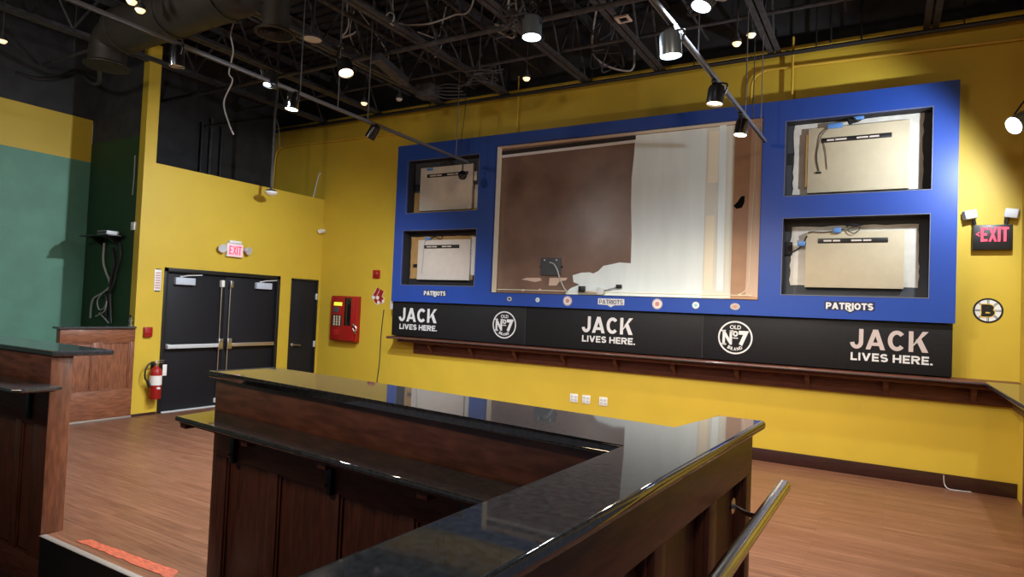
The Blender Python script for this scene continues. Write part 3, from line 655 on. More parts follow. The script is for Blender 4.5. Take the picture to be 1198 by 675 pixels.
a = on(924, 186.5, .0); link('wall_socket', box(nb(), (a.x - .05, YN - .02, a.z - .07), (a.x + .05, YN - .001, a.z + .07), .004), M_NSIDE, t)
t = mount('tan mounting board in the lower right niche above the worn lettering', ((926, 266), (1074, 336)), ((943, 271.5), (1057, 338)), ((957, 282.5), (1039, 280)), M_BOARD, M_PLASTER, .06, .010)
bm = nb(); a = on(1000, 268, .08)
for k in range(4): tube(bm, [a + Vector((-.09, 0, .02)), a + Vector((-.03, -.02, .05 + .01 * k)), a + Vector((.05, 0, .02)), a + Vector((.0, -.01, -.05)), a + Vector((-.07, 0, .0)), a + Vector((.09, .0, .05))], .005, 6)
tube(bm, [on(945, 273, .07), on(950, 271, .075), on(965, 271.5, .075), on(978, 269.5, .075), on(988, 268, .075)], .005, 6)
tube(bm, [on(944, 276, .07), on(940, 284, .04), on(935, 290, .03), on(927, 295, .02)], .009, 6); link('cable_bundle', bm, M_BLKC, t)
for x, y in ((979.5, 269.5), (937.5, 285)):
    a = on(x, y, .08); link('blue_connector', box(nb(), (a.x - .04, YN - .09, a.z - .03), (a.x + .04, YN - .062, a.z + .03), .006), M_BLUEC, t)
a = on(921, 291, 0); link('wall_socket', box(nb(), (a.x - .06, YN - .02, a.z - .08), (a.x + .06, YN - .001, a.z + .08), .004), M_NSIDE, t)

# black sign panels below
YSg = 8.22; MS = wallM('Y', YSg)
def jack(parent, u0, u1, lu0, lu1, m1):
    bm = nb(); sign_text(bm, 'JACK', u0, u1, 1.448, 1.672, MS, .195, .003, .0005); link('headline', bm, m1, parent)
    bm = nb(); sign_text(bm, 'LIVES HERE.', lu0, lu1, 1.318, 1.405, MS, .195, .003, .0005); link('tagline', bm, M_LET, parent)
def emblem(parent, cu, cv, r):
    bm = nb(); ring(bm, cu, cv, r * .91, r, MS, .0005, .003)
    text_bm(bm, 'OLD', cu - .32 * r, cu + .32 * r, cv + .50 * r, cv + .74 * r, MS, .02, .003, .0005)
    text_bm(bm, 'N', cu - .74 * r, cu - .18 * r, cv - .44 * r, cv + .40 * r, MS, .05, .003, .0005)
    box(bm, (cu - .82 * r, cv - .47 * r, .0005), (cu - .52 * r, cv - .38 * r, .0035), 0, MS); box(bm, (cu - .82 * r, cv + .34 * r, .0005), (cu - .56 * r, cv + .43 * r, .0035), 0, MS); box(bm, (cu - .32 * r, cv + .34 * r, .0005), (cu - .10 * r, cv + .43 * r, .0035), 0, MS)
    text_bm(bm, 'o', cu - .14 * r, cu + .16 * r, cv + .06 * r, cv + .40 * r, MS, .03, .003, .0005)
    box(bm, (cu - .14 * r, cv - .06 * r, .0005), (cu + .16 * r, cv + .0 * r, .0035), 0, MS)
    text_bm(bm, '7', cu + .20 * r, cu + .78 * r, cv - .48 * r, cv + .42 * r, MS, .06, .003, .0005)
    for k, ch in enumerate('BRAND'):
        t = (k - 2) * .26; a = -math.pi / 2 + t
        cM = MS @ Matrix.Translation((cu + .70 * r * math.cos(a), cv + .70 * r * math.sin(a), 0)) @ Matrix.Rotation(t, 4, 'Z')
        text_bm(bm, ch, -.075 * r, .075 * r, -.09 * r, .11 * r, cM, .04, .003, .0005)
    link('emblem', bm, M_LET, parent)
segs = ((-7.155, -4.597), (-4.593, -2.018), (-2.014, .60))
lab = ('black sign panel with white slogan at the left end under the blue surround', 'black sign panel with white slogan in the middle under the blue surround', 'black sign panel with round emblem and worn slogan at the right end')
sg = []
for (a, b), l in zip(segs, lab):
    t = thing('sign_panel', l, 'sign', ((a + b) / 2, 8.3, 1.206), 'black sign panels over the shelf'); sg.append(t)
    link('panel_board', box(nb(), (a, YSg, 1.207), (b, YM - .002, 1.766), .003), M_SIGN, t)
jack(sg[0], -7.012, -6.225, -6.988, -6.212, M_LET); emblem(sg[0], -4.955, 1.485, .205)
jack(sg[1], -3.686, -2.940, -3.676, -2.903, M_LET)
emblem(sg[2], -1.617, 1.494, .205); jack(sg[2], -.362, .386, -.352, .427, M_LETP)
link('seam_strip', box(nb(), (-4.5968, YSg + .002, 1.209), (-4.5932, YSg + .06, 1.763)), M_NICHE, sg[1]); link('seam_strip', box(nb(), (-2.0178, YSg + .002, 1.209), (-2.0142, YSg + .06, 1.763)), M_NICHE, sg[2])
a = PY(451, 354, 8.3)
bm = box(nb(), (-7.235, YF + .06, 1.635), (-7.165, YM - .002, 1.775), .006); tag(link('junction_box', bm, M_SIL), 'small pale box at the left edge between blue surround and black sign', 'box')

# long wooden shelf under the signs
sh = thing('wall_shelf', 'long dark wood drink shelf along the yellow wall under the black signs', 'shelf', (-3.2, 8.28, .94))
YS0 = 8.115
prof = [(YS0 + .03, 1.150), (YS0 + .004, 1.158), (YS0, 1.170), (YS0 + .006, 1.184), (YS0 + .05, 1.190), (YM - .002, 1.196), (YM - .002, 1.150)]
MSx = Matrix(((0, 0, 1, 0), (1, 0, 0, 0), (0, 1, 0, 0), (0, 0, 0, 1)))
bm = prism(nb(), prof, -7.18, 1.182, MSx); link('shelf_board', bm, M_WOODX, sh)
link('under_moulding', box(nb(), (-7.0, 8.19, 1.105), (1.18, YM - .002, 1.149), .012, seg=3), M_WOODX, sh)
link('apron', box(nb(), (-6.80, YM - .03, .925), (1.18, YM - .002, 1.104), .004), M_WOODX, sh)
bm = nb(); link('shelf_front_strip', box(nb(), (-7.18, YS0 - .002, 1.1625), (.87, YS0 + .002, 1.1725)), M_GRAN, sh)
for k in range(10):
    u = -6.4 + k * .80
    link('corbel', prism(nb(), [(YM - .031, 1.104), (YM - .15, 1.104), (YM - .14, 1.06), (YM - .06, .99), (YM - .045, .945), (YM - .031, .94)], u - .025, u + .025, MSx), M_WOODX, sh)
# right-hand shelf running toward the camera
sr = thing('wall_shelf', 'dark wood shelf running along the right wall towards the camera', 'shelf', (1.03, 6.6, .94))
link('shelf_board', box(nb(), (.872, 5.0, 1.150), (XR - .002, 8.113, 1.194), .010, seg=3), M_GRAN, sr)
link('apron', box(nb(), (1.10, 5.0, .93), (XR - .003, 8.10, 1.149), .004), M_WOODY, sr)
link('support_post', box(nb(), (1.06, 5.0, .001), (XR - .004, 5.12, .929), .006), M_WOODZ, sr)
link('support_post', box(nb(), (1.125, 7.55, .001), (XR - .004, 7.68, .929), .006), M_WOODZ, sr)

# ------------------------------------------------------------------ small things on the main wall
MY = wallM('Y', YM)
st_ = thing('fire_strobe', 'small red alarm strobe on the yellow wall above the red sock decal', 'alarm', (-7.705, YM, 2.155))
link('base_plate', box(nb(), (-7.785, YM - .03, 2.16), (-7.625, YM - .002, 2.305), .010), M_REDD, st_)
bm = nb(); lathe(bm, (-7.695, YM - .0305, 2.24), (0, -1, 0), [(.055, 0), (.052, .02), (.035, .036), (0, .042)], 20); link('lens', bm, M_RED, st_)
# sock decal
sk = thing('wall_decal', 'pair of red socks decal with white heels on the yellow wall', 'decal', (-7.66, YM, 1.73))
for k, pts in enumerate((((443.4, 337.5), (441.5, 342), (438.2, 347.3), (440.3, 351), (442.8, 354)), ((447.2, 339.5), (445.6, 343.5), (443.2, 347.6), (445.6, 350), (448.4, 352.6)))):
    q = [(PY(x, y, YM).x, PY(x, y, YM).z) for x, y in pts]
    bm = nb(); stroke(bm, q, .112, MY, .001 + k * .003, .001); w = link('sock_outline', bm, M_WHITE, sk)
    bm = nb(); stroke(bm, q[:-1] + [(q[-1][0] * .8 + q[-2][0] * .2, q[-1][1] * .8 + q[-2][1] * .2)], .095, MY, .0022 + k * .003, .0006); link('sock_print', bm, M_RED, w)
    bm = nb(); disc(bm, q[2][0] - .02, q[2][1] - .01, .034, MY, .0029 + k * .003, .0008, 16); disc(bm, q[-1][0], q[-1][1], .030, MY, .0029 + k * .003, .0008, 16); link('heel_toe_print', bm, M_WHITE, w)
# fire alarm panel
fp = thing('fire_alarm_panel', 'red fire alarm cabinet with keypad and key ring on the yellow wall', 'alarm panel', (-8.35, YM, 1.02))
link('cabinet', box(nb(), (-8.655, YM - .12, 1.025), (-8.04, YM - .002, 1.832), .012), M_RED, fp)
yd = YM - .121
dr = link('front_door', box(nb(), (-8.635, yd - .022, 1.045), (-8.075, yd, 1.812), .010), M_RED, fp)
link('dark_window', box(nb(), (-8.29, yd - .026, 1.31), (-8.14, yd - .0225, 1.80), .003), M_GLOSSB, dr)
link('display', box(nb(), (-8.56, yd - .026, 1.655), (-8.36, yd - .0225, 1.715), .003), M_LCD, dr)
link('key_block', box(nb(), (-8.57, yd - .026, 1.53), (-8.44, yd - .0225, 1.63), .003), M_NICHE, dr)
link('keypad_board', box(nb(), (-8.60, yd - .026, 1.29), (-8.36, yd - .0225, 1.49), .003), M_NSIDE, dr)
bm = nb()
for k in range(3):
    for j in range(4): box(bm, (-8.555 + k * .065, yd - .031, 1.30 + j * .046), (-8.515 + k * .065, yd - .0265, 1.338 + j * .046), .003)
link('key_button', bm, M_BOARD, dr)
link('label_plate', box(nb(), (-8.56, yd - .026, 1.13), (-8.42, yd - .0225, 1.23), .002), M_REDD, dr)
bm = nb(); cyl(bm, (-8.055, YM - .16, 1.33), (0, -1, 0), .022, .02); tube(bm, [(-8.05, YM - .18, 1.33), (-8.0, YM - .16, 1.30), (-7.985, YM - .15, 1.25), (-8.02, YM - .16, 1.22), (-8.05, YM - .17, 1.27)], .008, 6)
box(bm, (-8.02, YM - .165, 1.17), (-7.99, YM - .155, 1.25), .003); link('key_ring', bm, M_CHROME, fp)
# outlets
for u in (-3.845, -3.655, -3.395):
    l = {-3.845: 'white outlet plate under the shelf, leftmost of three', -3.655: 'white outlet plate under the shelf, middle of three', -3.395: 'white outlet plate under the shelf, rightmost of three'}[u]
    t = thing('outlet_plate', l, 'outlet', (u, YM, .435), 'outlet plates under the shelf')
    p = link('plate', box(nb(), (u - .062, YM - .010, .432), (u + .062, YM - .001, .552), .004), M_WHITE, t)
    bm = nb()
    for a in (-.028, .028):
        for b in (.47, .515): box(bm, (u + a - .018, YM - .013, b - .015), (u + a + .018, YM - .0102, b + .015), .002)
    link('socket', bm, M_SIL, p)
# right exit sign with two lamp heads
ex = thing('exit_sign', 'black exit sign with glowing red letters and two lamp heads on the right', 'exit sign', (.935, YM, 2.56))
link('housing', box(nb(), (.765, YM - .07, 2.568), (1.108, YM - .002, 2.835), .010), M_BLACK, ex)
MX = wallM('Y', YM - .0705)
bm = nb(); sign_text(bm, 'EXIT', .838, 1.072, 2.655, 2.808, MX, .19, .003, .0003)
prism(bm, [(.790, 2.735), (.825, 2.762), (.825, 2.75), (.806, 2.735), (.825, 2.72), (.825, 2.708)], .0003, .0033, MX); link('lit_lettering', bm, M_EXITR, ex)
for u, s in ((.738, 1), (1.096, -1)):
    c = Vector((u, YM - .06, 2.945))
    hd = link('lamp_head', box(nb(), (-.058, -.045, -.045), (.058, .045, .05), .010, Matrix.Translation(c) @ Matrix.Rotation(s * .25, 4, 'Z') @ Matrix.Rotation(-s * .18, 4, 'Y')), M_SIL, ex)
    bm = nb(); tube(bm, [(u + s * .045, YM - .04, 2.84), (u + s * .035, YM - .045, 2.90)], .018, 10, smooth=False); link('lamp_stem', bm, M_BLACK, ex)
# B emblem
be = thing('wall_decal', 'round black and white spoked decal with letter B under the right exit sign', 'decal', (.917, YM, 1.79))
link('disc_outer', disc(nb(), .917, 1.928, .132, MY, .001, .002, 48), M_BLACK, be)
w = link('disc_white', disc(nb(), .917, 1.928, .114, MY, .0032, .001, 48), M_WHITE, be)
bm = nb()
for k in range(8):
    a = k * math.pi / 4; Mk = MY @ Matrix.Translation((.917, 1.928, 0)) @ Matrix.Rotation(a, 4, 'Z'); box(bm, (.03, -.009, .0043), (.113, -.003, .0052), 0, Mk); box(bm, (.03, .003, .0043), (.113, .009, .0052), 0, Mk)
link('spokes', bm, M_BLACK, be)
bm = nb(); sign_text(bm, 'B', .917 - .066, .917 + .066, 1.928 - .07, 1.928 + .07, MY, .36, .001, .0055); link('letter_edge', bm, M_GOLD, be)
bm = nb(); sign_text(bm, 'B', .917 - .058, .917 + .058, 1.928 - .062, 1.928 + .062, MY, .24, .001, .0070); link('letter', bm, M_BLACK, be)
# conduits and cables on the main wall
yc = YM - .045
bm = nb(); tube(bm, [(-1.535, yc, 4.40), (-1.542, yc, 4.62), (-1.53, yc, 4.72), (-1.48, yc, 4.80), (-1.38, yc, 4.835), (-1.2, yc, 4.845), (1.18, yc, 4.79)], .016, 10); tag(link('conduit', bm, M_YCOND), 'yellow painted conduit bending along the wall above the right niches', 'conduit')
bm = nb(); tube(bm, [(-1.06, yc - .03, 4.40), (-1.063, yc - .03, 5.20)], .014, 10, smooth=False); tag(link('conduit', bm, M_YCOND), 'short upright yellow conduit crossing the bent one', 'conduit')
bm = nb(); tube(bm, [(-10.52, yc, 3.60), (-10.47, yc, 4.45), (-10.42, yc, 4.62), (-10.30, yc, 4.69), (-10.1, yc, 4.70), (-7.35, yc, 4.67)], .016, 10); cyl(bm, (-7.35, yc - .01, 4.62), (0, 0, 1), .04, .09)
tag(link('conduit', bm, M_YCOND), 'long yellow conduit from the dark corner to the blue surround', 'conduit')
bm = nb(); tube(bm, [(-4.95, yc - .02, 5.3), (-4.95, yc - .02, 4.40)], .010, 8, smooth=False); tag(link('conduit', bm, M_YCOND), 'thin yellow conduit dropping to the top of the blue surround', 'conduit')
bm = nb(); tube(bm, [(-10.4, YM - .13, 5.0), (XR - .02, YM - .13, 4.985)], .028, 10, smooth=False)
for k in range(8): tube(bm, [(-9.5 + k * 1.45, YM - .13, 5.0), (-9.5 + k * 1.45, YM - .13, 5.95)], .008, 6, smooth=False)
tag(link('sprinkler_pipe', bm, M_BLKC), 'black pipe running along the top of the yellow main wall', 'pipe')
bm = nb(); tube(bm, [(-7.50, YM - .010, 1.62), (-7.535, YM - .010, 1.2), (-7.545, YM - .010, .7), (-7.58, YM - .010, .35), (-7.56, YM - .028, .05)], .008, 6); tag(link('wall_cable', bm, M_BLKC), 'thin dark cable hanging down the yellow wall left of the shelf', 'cable')
bm = nb(); tube(bm, [(.558, YM - .026, .14), (.565, YM - .03, .05), (.60, YM - .06, .008), (.70, YM - .07, .007), (.80, YM - .055, .008)], .006, 6); tag(link('floor_cable', bm, M_GREYC), 'short grey cable trailing from the baseboard on the right floor', 'cable')
bm = nb(); tube(bm, [PY(375, 202, YM - .02), PY(372, 208, YM - .02), PY(366, 232, YM - .015)], .012, 8); tag(link('wall_cable', bm, M_OFFW), 'short pale cable slanting on the wall above the small black door', 'cable')

# ------------------------------------------------------------------ small things on the side wall
MXs = wallM('X', XS)
e2 = thing('exit_sign', 'pale exit sign with pink lit letters above the double doors', 'exit sign', (XS, 6.52, 2.36))
link('housing', box(nb(), (6.39, 2.372, .002), (6.68, 2.585, .06), .010, MXs), M_WHITE, e2)
link('lit_face', box(nb(), (6.405, 2.388, .0605), (6.665, 2.568, .064), .003, MXs), M_EXITP, e2)
bm = nb(); sign_text(bm, 'EXIT', 6.425, 6.645, 2.41, 2.55, MXs, .17, .002, .0643); link('lit_lettering', bm, M_EXITR, e2)
link('canopy', box(nb(), (6.43, 2.586, .002), (6.64, 2.635, .07), .008, MXs), M_WHITE, e2)
for u, s in ((6.30, -1), (6.75, 1)):
    bm = nb(); lathe(bm, (XS + .06, u, 2.50), (.85, s * .35, -.25), [(0, -.045), (.035, -.035), (.062, .03), (.066, .05), (.0, .045)], 20); link('lamp_head', bm, M_SIL, e2)
    bm = nb(); tube(bm, [(XS + .03, u - s * .085, 2.50), (XS + .03, u - s * .03, 2.50)], .014, 8, smooth=False); link('lamp_stem', bm, M_SIL, e2)
t = thing('wall_plaque', 'narrow upright pink and white plaque left of the double doors', 'plaque', (XS, 5.335, 1.77))
link('plate', box(nb(), (5.285, 1.78, .001), (5.385, 2.085, .008), .004, MXs), M_WHITE, t)
M_PINK = mat('pink_print', (0.55, 0.30, 0.32), .5)
bm = nb()
for k in range(7): box(bm, (5.30, 1.81 + k * .036, .0082), (5.372, 1.83 + k * .036, .0094), 0, MXs)
link('print', bm, M_PINK, t); bm = nb()
for z in (1.768, 2.085): box(bm, (5.30, z, .001), (5.37, z + .012, .012), .002, MXs)
link('holder_clip', bm, M_BLACK, t)
t = thing('pull_station', 'small red fire alarm pull box above the fire extinguisher', 'alarm', (XS, 5.225, 1.11))
link('case', box(nb(), (5.168, 1.115, .002), (5.285, 1.255, .045), .008, MXs), M_RED, t); link('pull_handle', box(nb(), (5.18, 1.165, .0455), (5.272, 1.195, .055), .003, MXs), M_REDD, t)
# fire extinguisher
fx_ = thing('fire_extinguisher', 'red fire extinguisher hanging on the yellow wall beside the black doors', 'fire extinguisher', (XS + .10, 5.34, .22))
cx_, cy_ = XS + .095, 5.335
bm = nb(); lathe(bm, (cx_, cy_, .235), (0, 0, 1), [(.0, 0), (.072, .0), (.08, .012), (.08, .36), (.074, .40), (.055, .435), (.03, .455), (.025, .47), (0, .47)], 28); link('cylinder', bm, M_RED, fx_)
bm = nb(); lathe(bm, (cx_, cy_, .235), (0, 0, 1), [(.0808, .20), (.0815, .20), (.0815, .335), (.0808, .335)], 28); link('white_label', bm, M_WHITE, fx_)
bm = nb(); prism(bm, [(.0, .0), (.03, .012), (.06, -.004), (.05, -.022), (.015, -.02)], .0, .002, Matrix(((0, 0, 1, cx_ + .0805), (1, 0, 0, cy_ - .03), (0, 1, 0, .40), (0, 0, 0, 1)))); link('label_print', bm, M_WHITE, fx_)
bm = nb(); cyl(bm, (cx_, cy_, .704), (0, 0, 1), .02, .045); box(bm, (cx_ - .012, cy_ - .02, .745), (cx_ + .012, cy_ + .10, .757), .003); box(bm, (cx_ - .012, cy_ - .02, .775), (cx_ + .012, cy_ + .115, .785), .003, None); link('valve_handle', bm, M_CHROME, fx_)
bm = nb(); tube(bm, [(cx_, cy_ - .02, .73), (cx_, cy_ - .10, .74), (cx_ + .01, cy_ - .155, .66), (cx_ + .01, cy_ - .16, .55), (cx_ + .01, cy_ - .13, .50)], .012, 10); cyl(bm, (cx_ + .01, cy_ - .125, .51), (0, .35, -1), .017, .10, .024); link('hose', bm, M_BLACK, fx_)
link('inspection_tag', box(nb(), (cx_ + .03, cy_ + .075, .56), (cx_ + .035, cy_ + .135, .72), .001), M_WHITE, fx_)
link('bracket', box(nb(), (XS + .001, cy_ - .03, .30), (XS + .016, cy_ + .03, .76), .003), M_BLACK, fx_)
# wall camera
t = thing('security_camera', 'small white bullet camera on the yellow wall above the small door', 'camera', (XS, 8.33, 3.0))
bm = nb(); cyl(bm, (XS + .001, 8.34, 3.02), (1, 0, 0), .032, .02); tube(bm, [(XS + .02, 8.34, 3.02), (XS + .06, 8.33, 3.02)], .012, 8, smooth=False); link('mount', bm, M_WHITE, t)
bm = nb(); lathe(bm, (XS + .05, 8.38, 3.025), (.25, -1, -.18), [(0, 0), (.038, .004), (.04, .14), (.036, .15), (0, .145)], 20); link('body', bm, M_WHITE, t)
# white sensor box at the wall corner
t = thing('sensor_box', 'small white box on the dark green wall at the yellow corner', 'sensor', (-9.235, 5.05, 2.62))
link('case', box(nb(), (-9.282, 5.015, 2.625), (-9.19, 5.048, 2.735), .006), M_WHITE, t); link('grille', box(nb(), (-9.268, 5.011, 2.64), (-9.205, 5.0145, 2.69), .002), M_SIL, t)
# wall shelf with cables on dark green wall
t = thing('equipment_shelf', 'small black shelf with a silver box on the dark green wall', 'shelf', (-9.85, 4.9, 2.5))
link('shelf_plate', box(nb(), (-10.22, 4.80, 2.525), (-9.44, 5.046, 2.545), .004), M_BLACK, t)
bm = nb()
for u in (-10.05, -9.62): prism(bm, [(5.046, 2.524), (4.86, 2.524), (5.046, 2.40)], u - .008, u + .008, MSx)
link('shelf_brace', bm, M_BLACK, t)
t2 = thing('cable_box', 'silver receiver box on the small black shelf', 'box', (-9.62, 4.9, 2.546)); link('case', box(nb(), (-9.76, 4.81, 2.547), (-9.50, 4.98, 2.60), .006), M_SIL, t2); link('front_panel', box(nb(), (-9.75, 4.807, 2.553), (-9.51, 4.8098, 2.593), .001), M_NICHE, t2)
t = thing('hanging_cables', 'tangle of black and grey cables hanging under the small black shelf', 'cables', (-9.9, 5.0, 1.3))
ce = lambda x, y, d=.03: PY(x, y, 5.05 - d)
bm = nb(); tube(bm, [ce(122, 284), ce(121, 305), ce(124, 318), ce(128, 328), ce(128, 336), ce(120, 343), ce(110, 349), ce(107, 358), ce(106, 372)], .016, 8); link('grey_cable', bm, M_GREYC, t)
bm = nb()
tube(bm, [ce(140, 284, .05), ce(141, 300, .05), ce(136, 318, .05), ce(133, 332, .05), ce(126, 350, .05), ce(124, 372, .05)], .018, 8); tube(bm, [ce(131, 290, .04), ce(134, 310, .04), ce(129, 335, .04), ce(130, 378, .04)], .022, 8); tube(bm, [ce(118, 346, .05), ce(123, 345, .06), ce(124, 355, .06), ce(118, 368, .05)], .02, 8)
link('black_cable', bm, M_BLKC, t)
bm = nb(); tube(bm, [ce(119, 344, .07), ce(114, 352, .07), ce(116, 362, .07), ce(122, 360, .07), ce(125, 352, .07), ce(122, 364, .07), ce(112, 370, .07)], .009, 8); tube(bm, [ce(116, 366, .06), ce(122, 372, .06), ce(127, 378, .06)], .008, 8); link('loop_cable', bm, M_GREYC, t)
t = thing('cable_fitting', 'small silver and black fitting standing on the pony wall cap', 'fitting', (-9.09, 4.99, 1.269))
bm = nb(); lathe(bm, (-9.09, 4.99, 1.269), (0, 0, 1), [(0, 0), (.03, 0), (.03, .02), (.016, .03), (.016, .06), (.026, .065), (.026, .09), (.014, .10), (.014, .125), (0, .13)], 18); link('body', bm, M_CHROME, t)
bm = nb(); tube(bm, [(-9.09, 4.99, 1.39), (-9.085, 4.97, 1.42), (-9.06, 4.94, 1.41)], .013, 8); link('nozzle', bm, M_BLACK, t)
bm = nb(); tube(bm, [PY(158, 182, 5.045), PY(157, 205, 5.045), PY(155, 228, 5.045)], .008, 6); tag(link('wall_wire', bm, M_GREYC), 'thin pale wire high on the dark green wall', 'wire')
# pipes on the black rear wall
for i, (x, y0, y1, m_) in enumerate(((248, 140, 206, M_STEEL), (237, 145, 203, M_BLKC), (260, 150, 212, M_BLKC))):
    a = PX(x, y0, XL + .06); b = PX(x - 2, y1, XL + .06)
    bm = nb(); tube(bm, [a, Vector((a.x, a.y, 3.62))], .022, 10, smooth=False); cyl(bm, a - Vector((0, 0, .03)), (0, 0, 1), .032, .05)
    tag(link('riser_pipe', bm, m_), ('grey upright pipe on the dark wall above the vestibule', 'black upright pipe left of the grey one above the vestibule', 'black upright pipe right of the grey one above the vestibule')[i], 'pipe')
a = PX(240, 148, XL + .11); b = PX(322, 137, XL + .11); bm = nb(); tube(bm, [a, b], .02, 8, smooth=False); tag(link('branch_pipe', bm, M_BLKC), 'thin black pipe running level across the dark rear wall', 'pipe')

# ------------------------------------------------------------------ ceiling
JX = (.35, -1.27, -2.72, -3.80, -5.15, -6.40, -7.75, -9.10)
names = ('nearest the right wall', 'second from the right wall', 'third from the right wall', 'fourth from the right wall', 'fifth from the right wall', 'sixth from the right wall', 'seventh from the right wall', 'nearest the left wall')
for i, x in enumerate(JX):
    t = thing('roof_joist', 'black open-web steel roof joist, ' + names[i], 'roof joist', (x, 3, 5.02), 'roof joists')
    bm = nb()
    for s in (-1, 1): box(bm, (x + s * .012, -2.5, 5.03), (x + s * .075, YM - .06, 5.04)); box(bm, (x + s * .012, -2.5, 5.04), (x + s * .02, YM - .06, 5.10))
    link('bottom_chord', bm, M_STEEL, t)
    bm = nb()
    for s in (-1, 1): box(bm, (x + s * .012, -2.5, 5.90), (x + s * .09, YM - .002, 5.91)); box(bm, (x + s * .012, -2.5, 5.83), (x + s * .02, YM - .002, 5.90))
    link('top_chord', bm, M_STEEL, t)
    bm = nb(); y = YM - .15; up = False
    while y > -2:
        tube(bm, [(x, y, 5.09 if not up else 5.84), (x, y - .42, 5.84 if not up else 5.09)], .016, 6, smooth=False); up = not up; y -= .42
    link('web', bm, M_STEEL, t)
for i, (y, z) in enumerate(((4.3, 4.93), (6.05, 4.93), (7.4, 5.15))):
    bm = nb(); tube(bm, [(XL + .1, y, z), (XR, y + .05, z)], .022 if i != 1 else .03, 10, smooth=False)
    for k in range(6): tube(bm, [(-9.6 + k * 2, y, z), (-9.6 + k * 2, y, 5.95)], .006, 6, smooth=False)
    tag(link('sprinkler_pipe', bm, M_STEEL), ('black sprinkler pipe crossing the ceiling nearest the camera', 'black sprinkler pipe crossing the middle of the ceiling', 'black sprinkler pipe crossing the ceiling close to the main wall')[i], 'pipe')
# round duct with two drops
du = thing('air_duct', 'big dark round air duct below the roof at upper left', 'duct', (-6.8, 4.0, 4.5))
bm = nb(); tube(bm, [(-7.85, 4.0, 4.80), (-5.75, 4.0, 4.82)], .25, 28, smooth=False); lathe(bm, (-5.752, 4.0, 4.82), (1, 0, 0), [(.25, 0), (.245, .06), (.22, .13), (.16, .19), (0, .22)], 28); link('main_pipe', bm, M_DUCT, du)
for k in range(3): link('joint_band', lathe(nb(), (-7.75 + k * .95, 4.0, 4.80), (1, 0, 0), [(.252, -.02), (.262, -.015), (.262, .015), (.252, .02)], 28), M_DUCT, du)
a = PY(133, 86, 4.0)
bm = nb(); tube(bm, [(-7.85, 4.0, 4.80), (-8.03, 4.0, 4.76), (-8.11, 4.0, 4.66), (-8.12, 4.0, 4.50)], .20, 24); lathe(bm, (-8.12, 4.0, 4.49), (0, 0, -1), [(.20, -.05), (.20, .02), (.25, .05), (.25, .065), (.2, .06), (0, .03)], 24); link('elbow_drop', bm, M_DUCT, du)
c = PZ(322, 38, 4.30)
dd = thing('air_diffuser', 'round dark duct drop with a ringed diffuser beside the left track', 'diffuser', (c.x, c.y, 4.28))
bm = nb(); tube(bm, [(c.x, c.y, 4.32), (c.x, c.y, 4.60), (c.x + .02, c.y - .02, 4.8), (c.x + .03, c.y - .03, 5.02)], .125, 22); tube(bm, [(c.x, c.y, 5.0), (c.x, c.y, 5.95)], .012, 8, smooth=False); link('duct_sleeve', bm, M_DUCT, dd)
bm = nb(); lathe(bm, (c.x, c.y, 4.33), (0, 0, -1), [(.125, 0), (.15, .02), (.19, .035), (.19, .05), (.165, .05), (.155, .035)], 28); link('flange', bm, M_DUCT, dd)
bm = nb()
for r_ in (.13, .09, .05): lathe(bm, (c.x, c.y, 4.33), (0, 0, -1), [(r_ - .012, .02), (r_ + .012, .045), (r_ + .012, .04), (r_ - .012, .015)], 28)
link('ring_vane', bm, M_DUCT, dd)

# tracks
def track(label, p0, p1, rods):
    p0 = Vector(p0); p1 = Vector(p1); t = thing('light_track', label, 'light track', (p0 + p1) / 2)
    d = (p1 - p0).normalized(); M = frame(p0, d, (0, 0, 1)); L = (p1 - p0).length
    link('track_bar', box(nb(), (-.018, -.018, 0), (.018, .018, L), .003, M), M_TRK, t)
    link('track_slot', box(nb(), (-.022, -.006, .02), (-.0182, .006, L - .02), 0, M), M_BLACK, t)
    for y in rods:
        q = p0 + d * ((y - p0.y) / d.y); bm = nb(); tube(bm, [q + Vector((0, 0, .018)), (q.x, q.y, 5.95)], .006, 6, smooth=False); link('hanger_rod', bm, M_TRK, t)
    return t
M_TRK = mat('grey_track_metal', (0.20, 0.205, 0.23), .4, metal=.5)
T1a = (-5.22, 0.4, 3.90); T1b = (-5.475, 7.83, 3.90); T2a = (-1.49, .6, 3.85); T2b = (-1.297, 7.97, 3.85)
track('long grey lighting track on the left, ending before the upper left niche', T1a, T1b, (2.2, 4.55, 5.1, 5.6, 7.5))
track('grey lighting track on the right, ending before the upper right of the big opening', T2a, T2b, (2.5, 5.15, 6.9, 7.7))

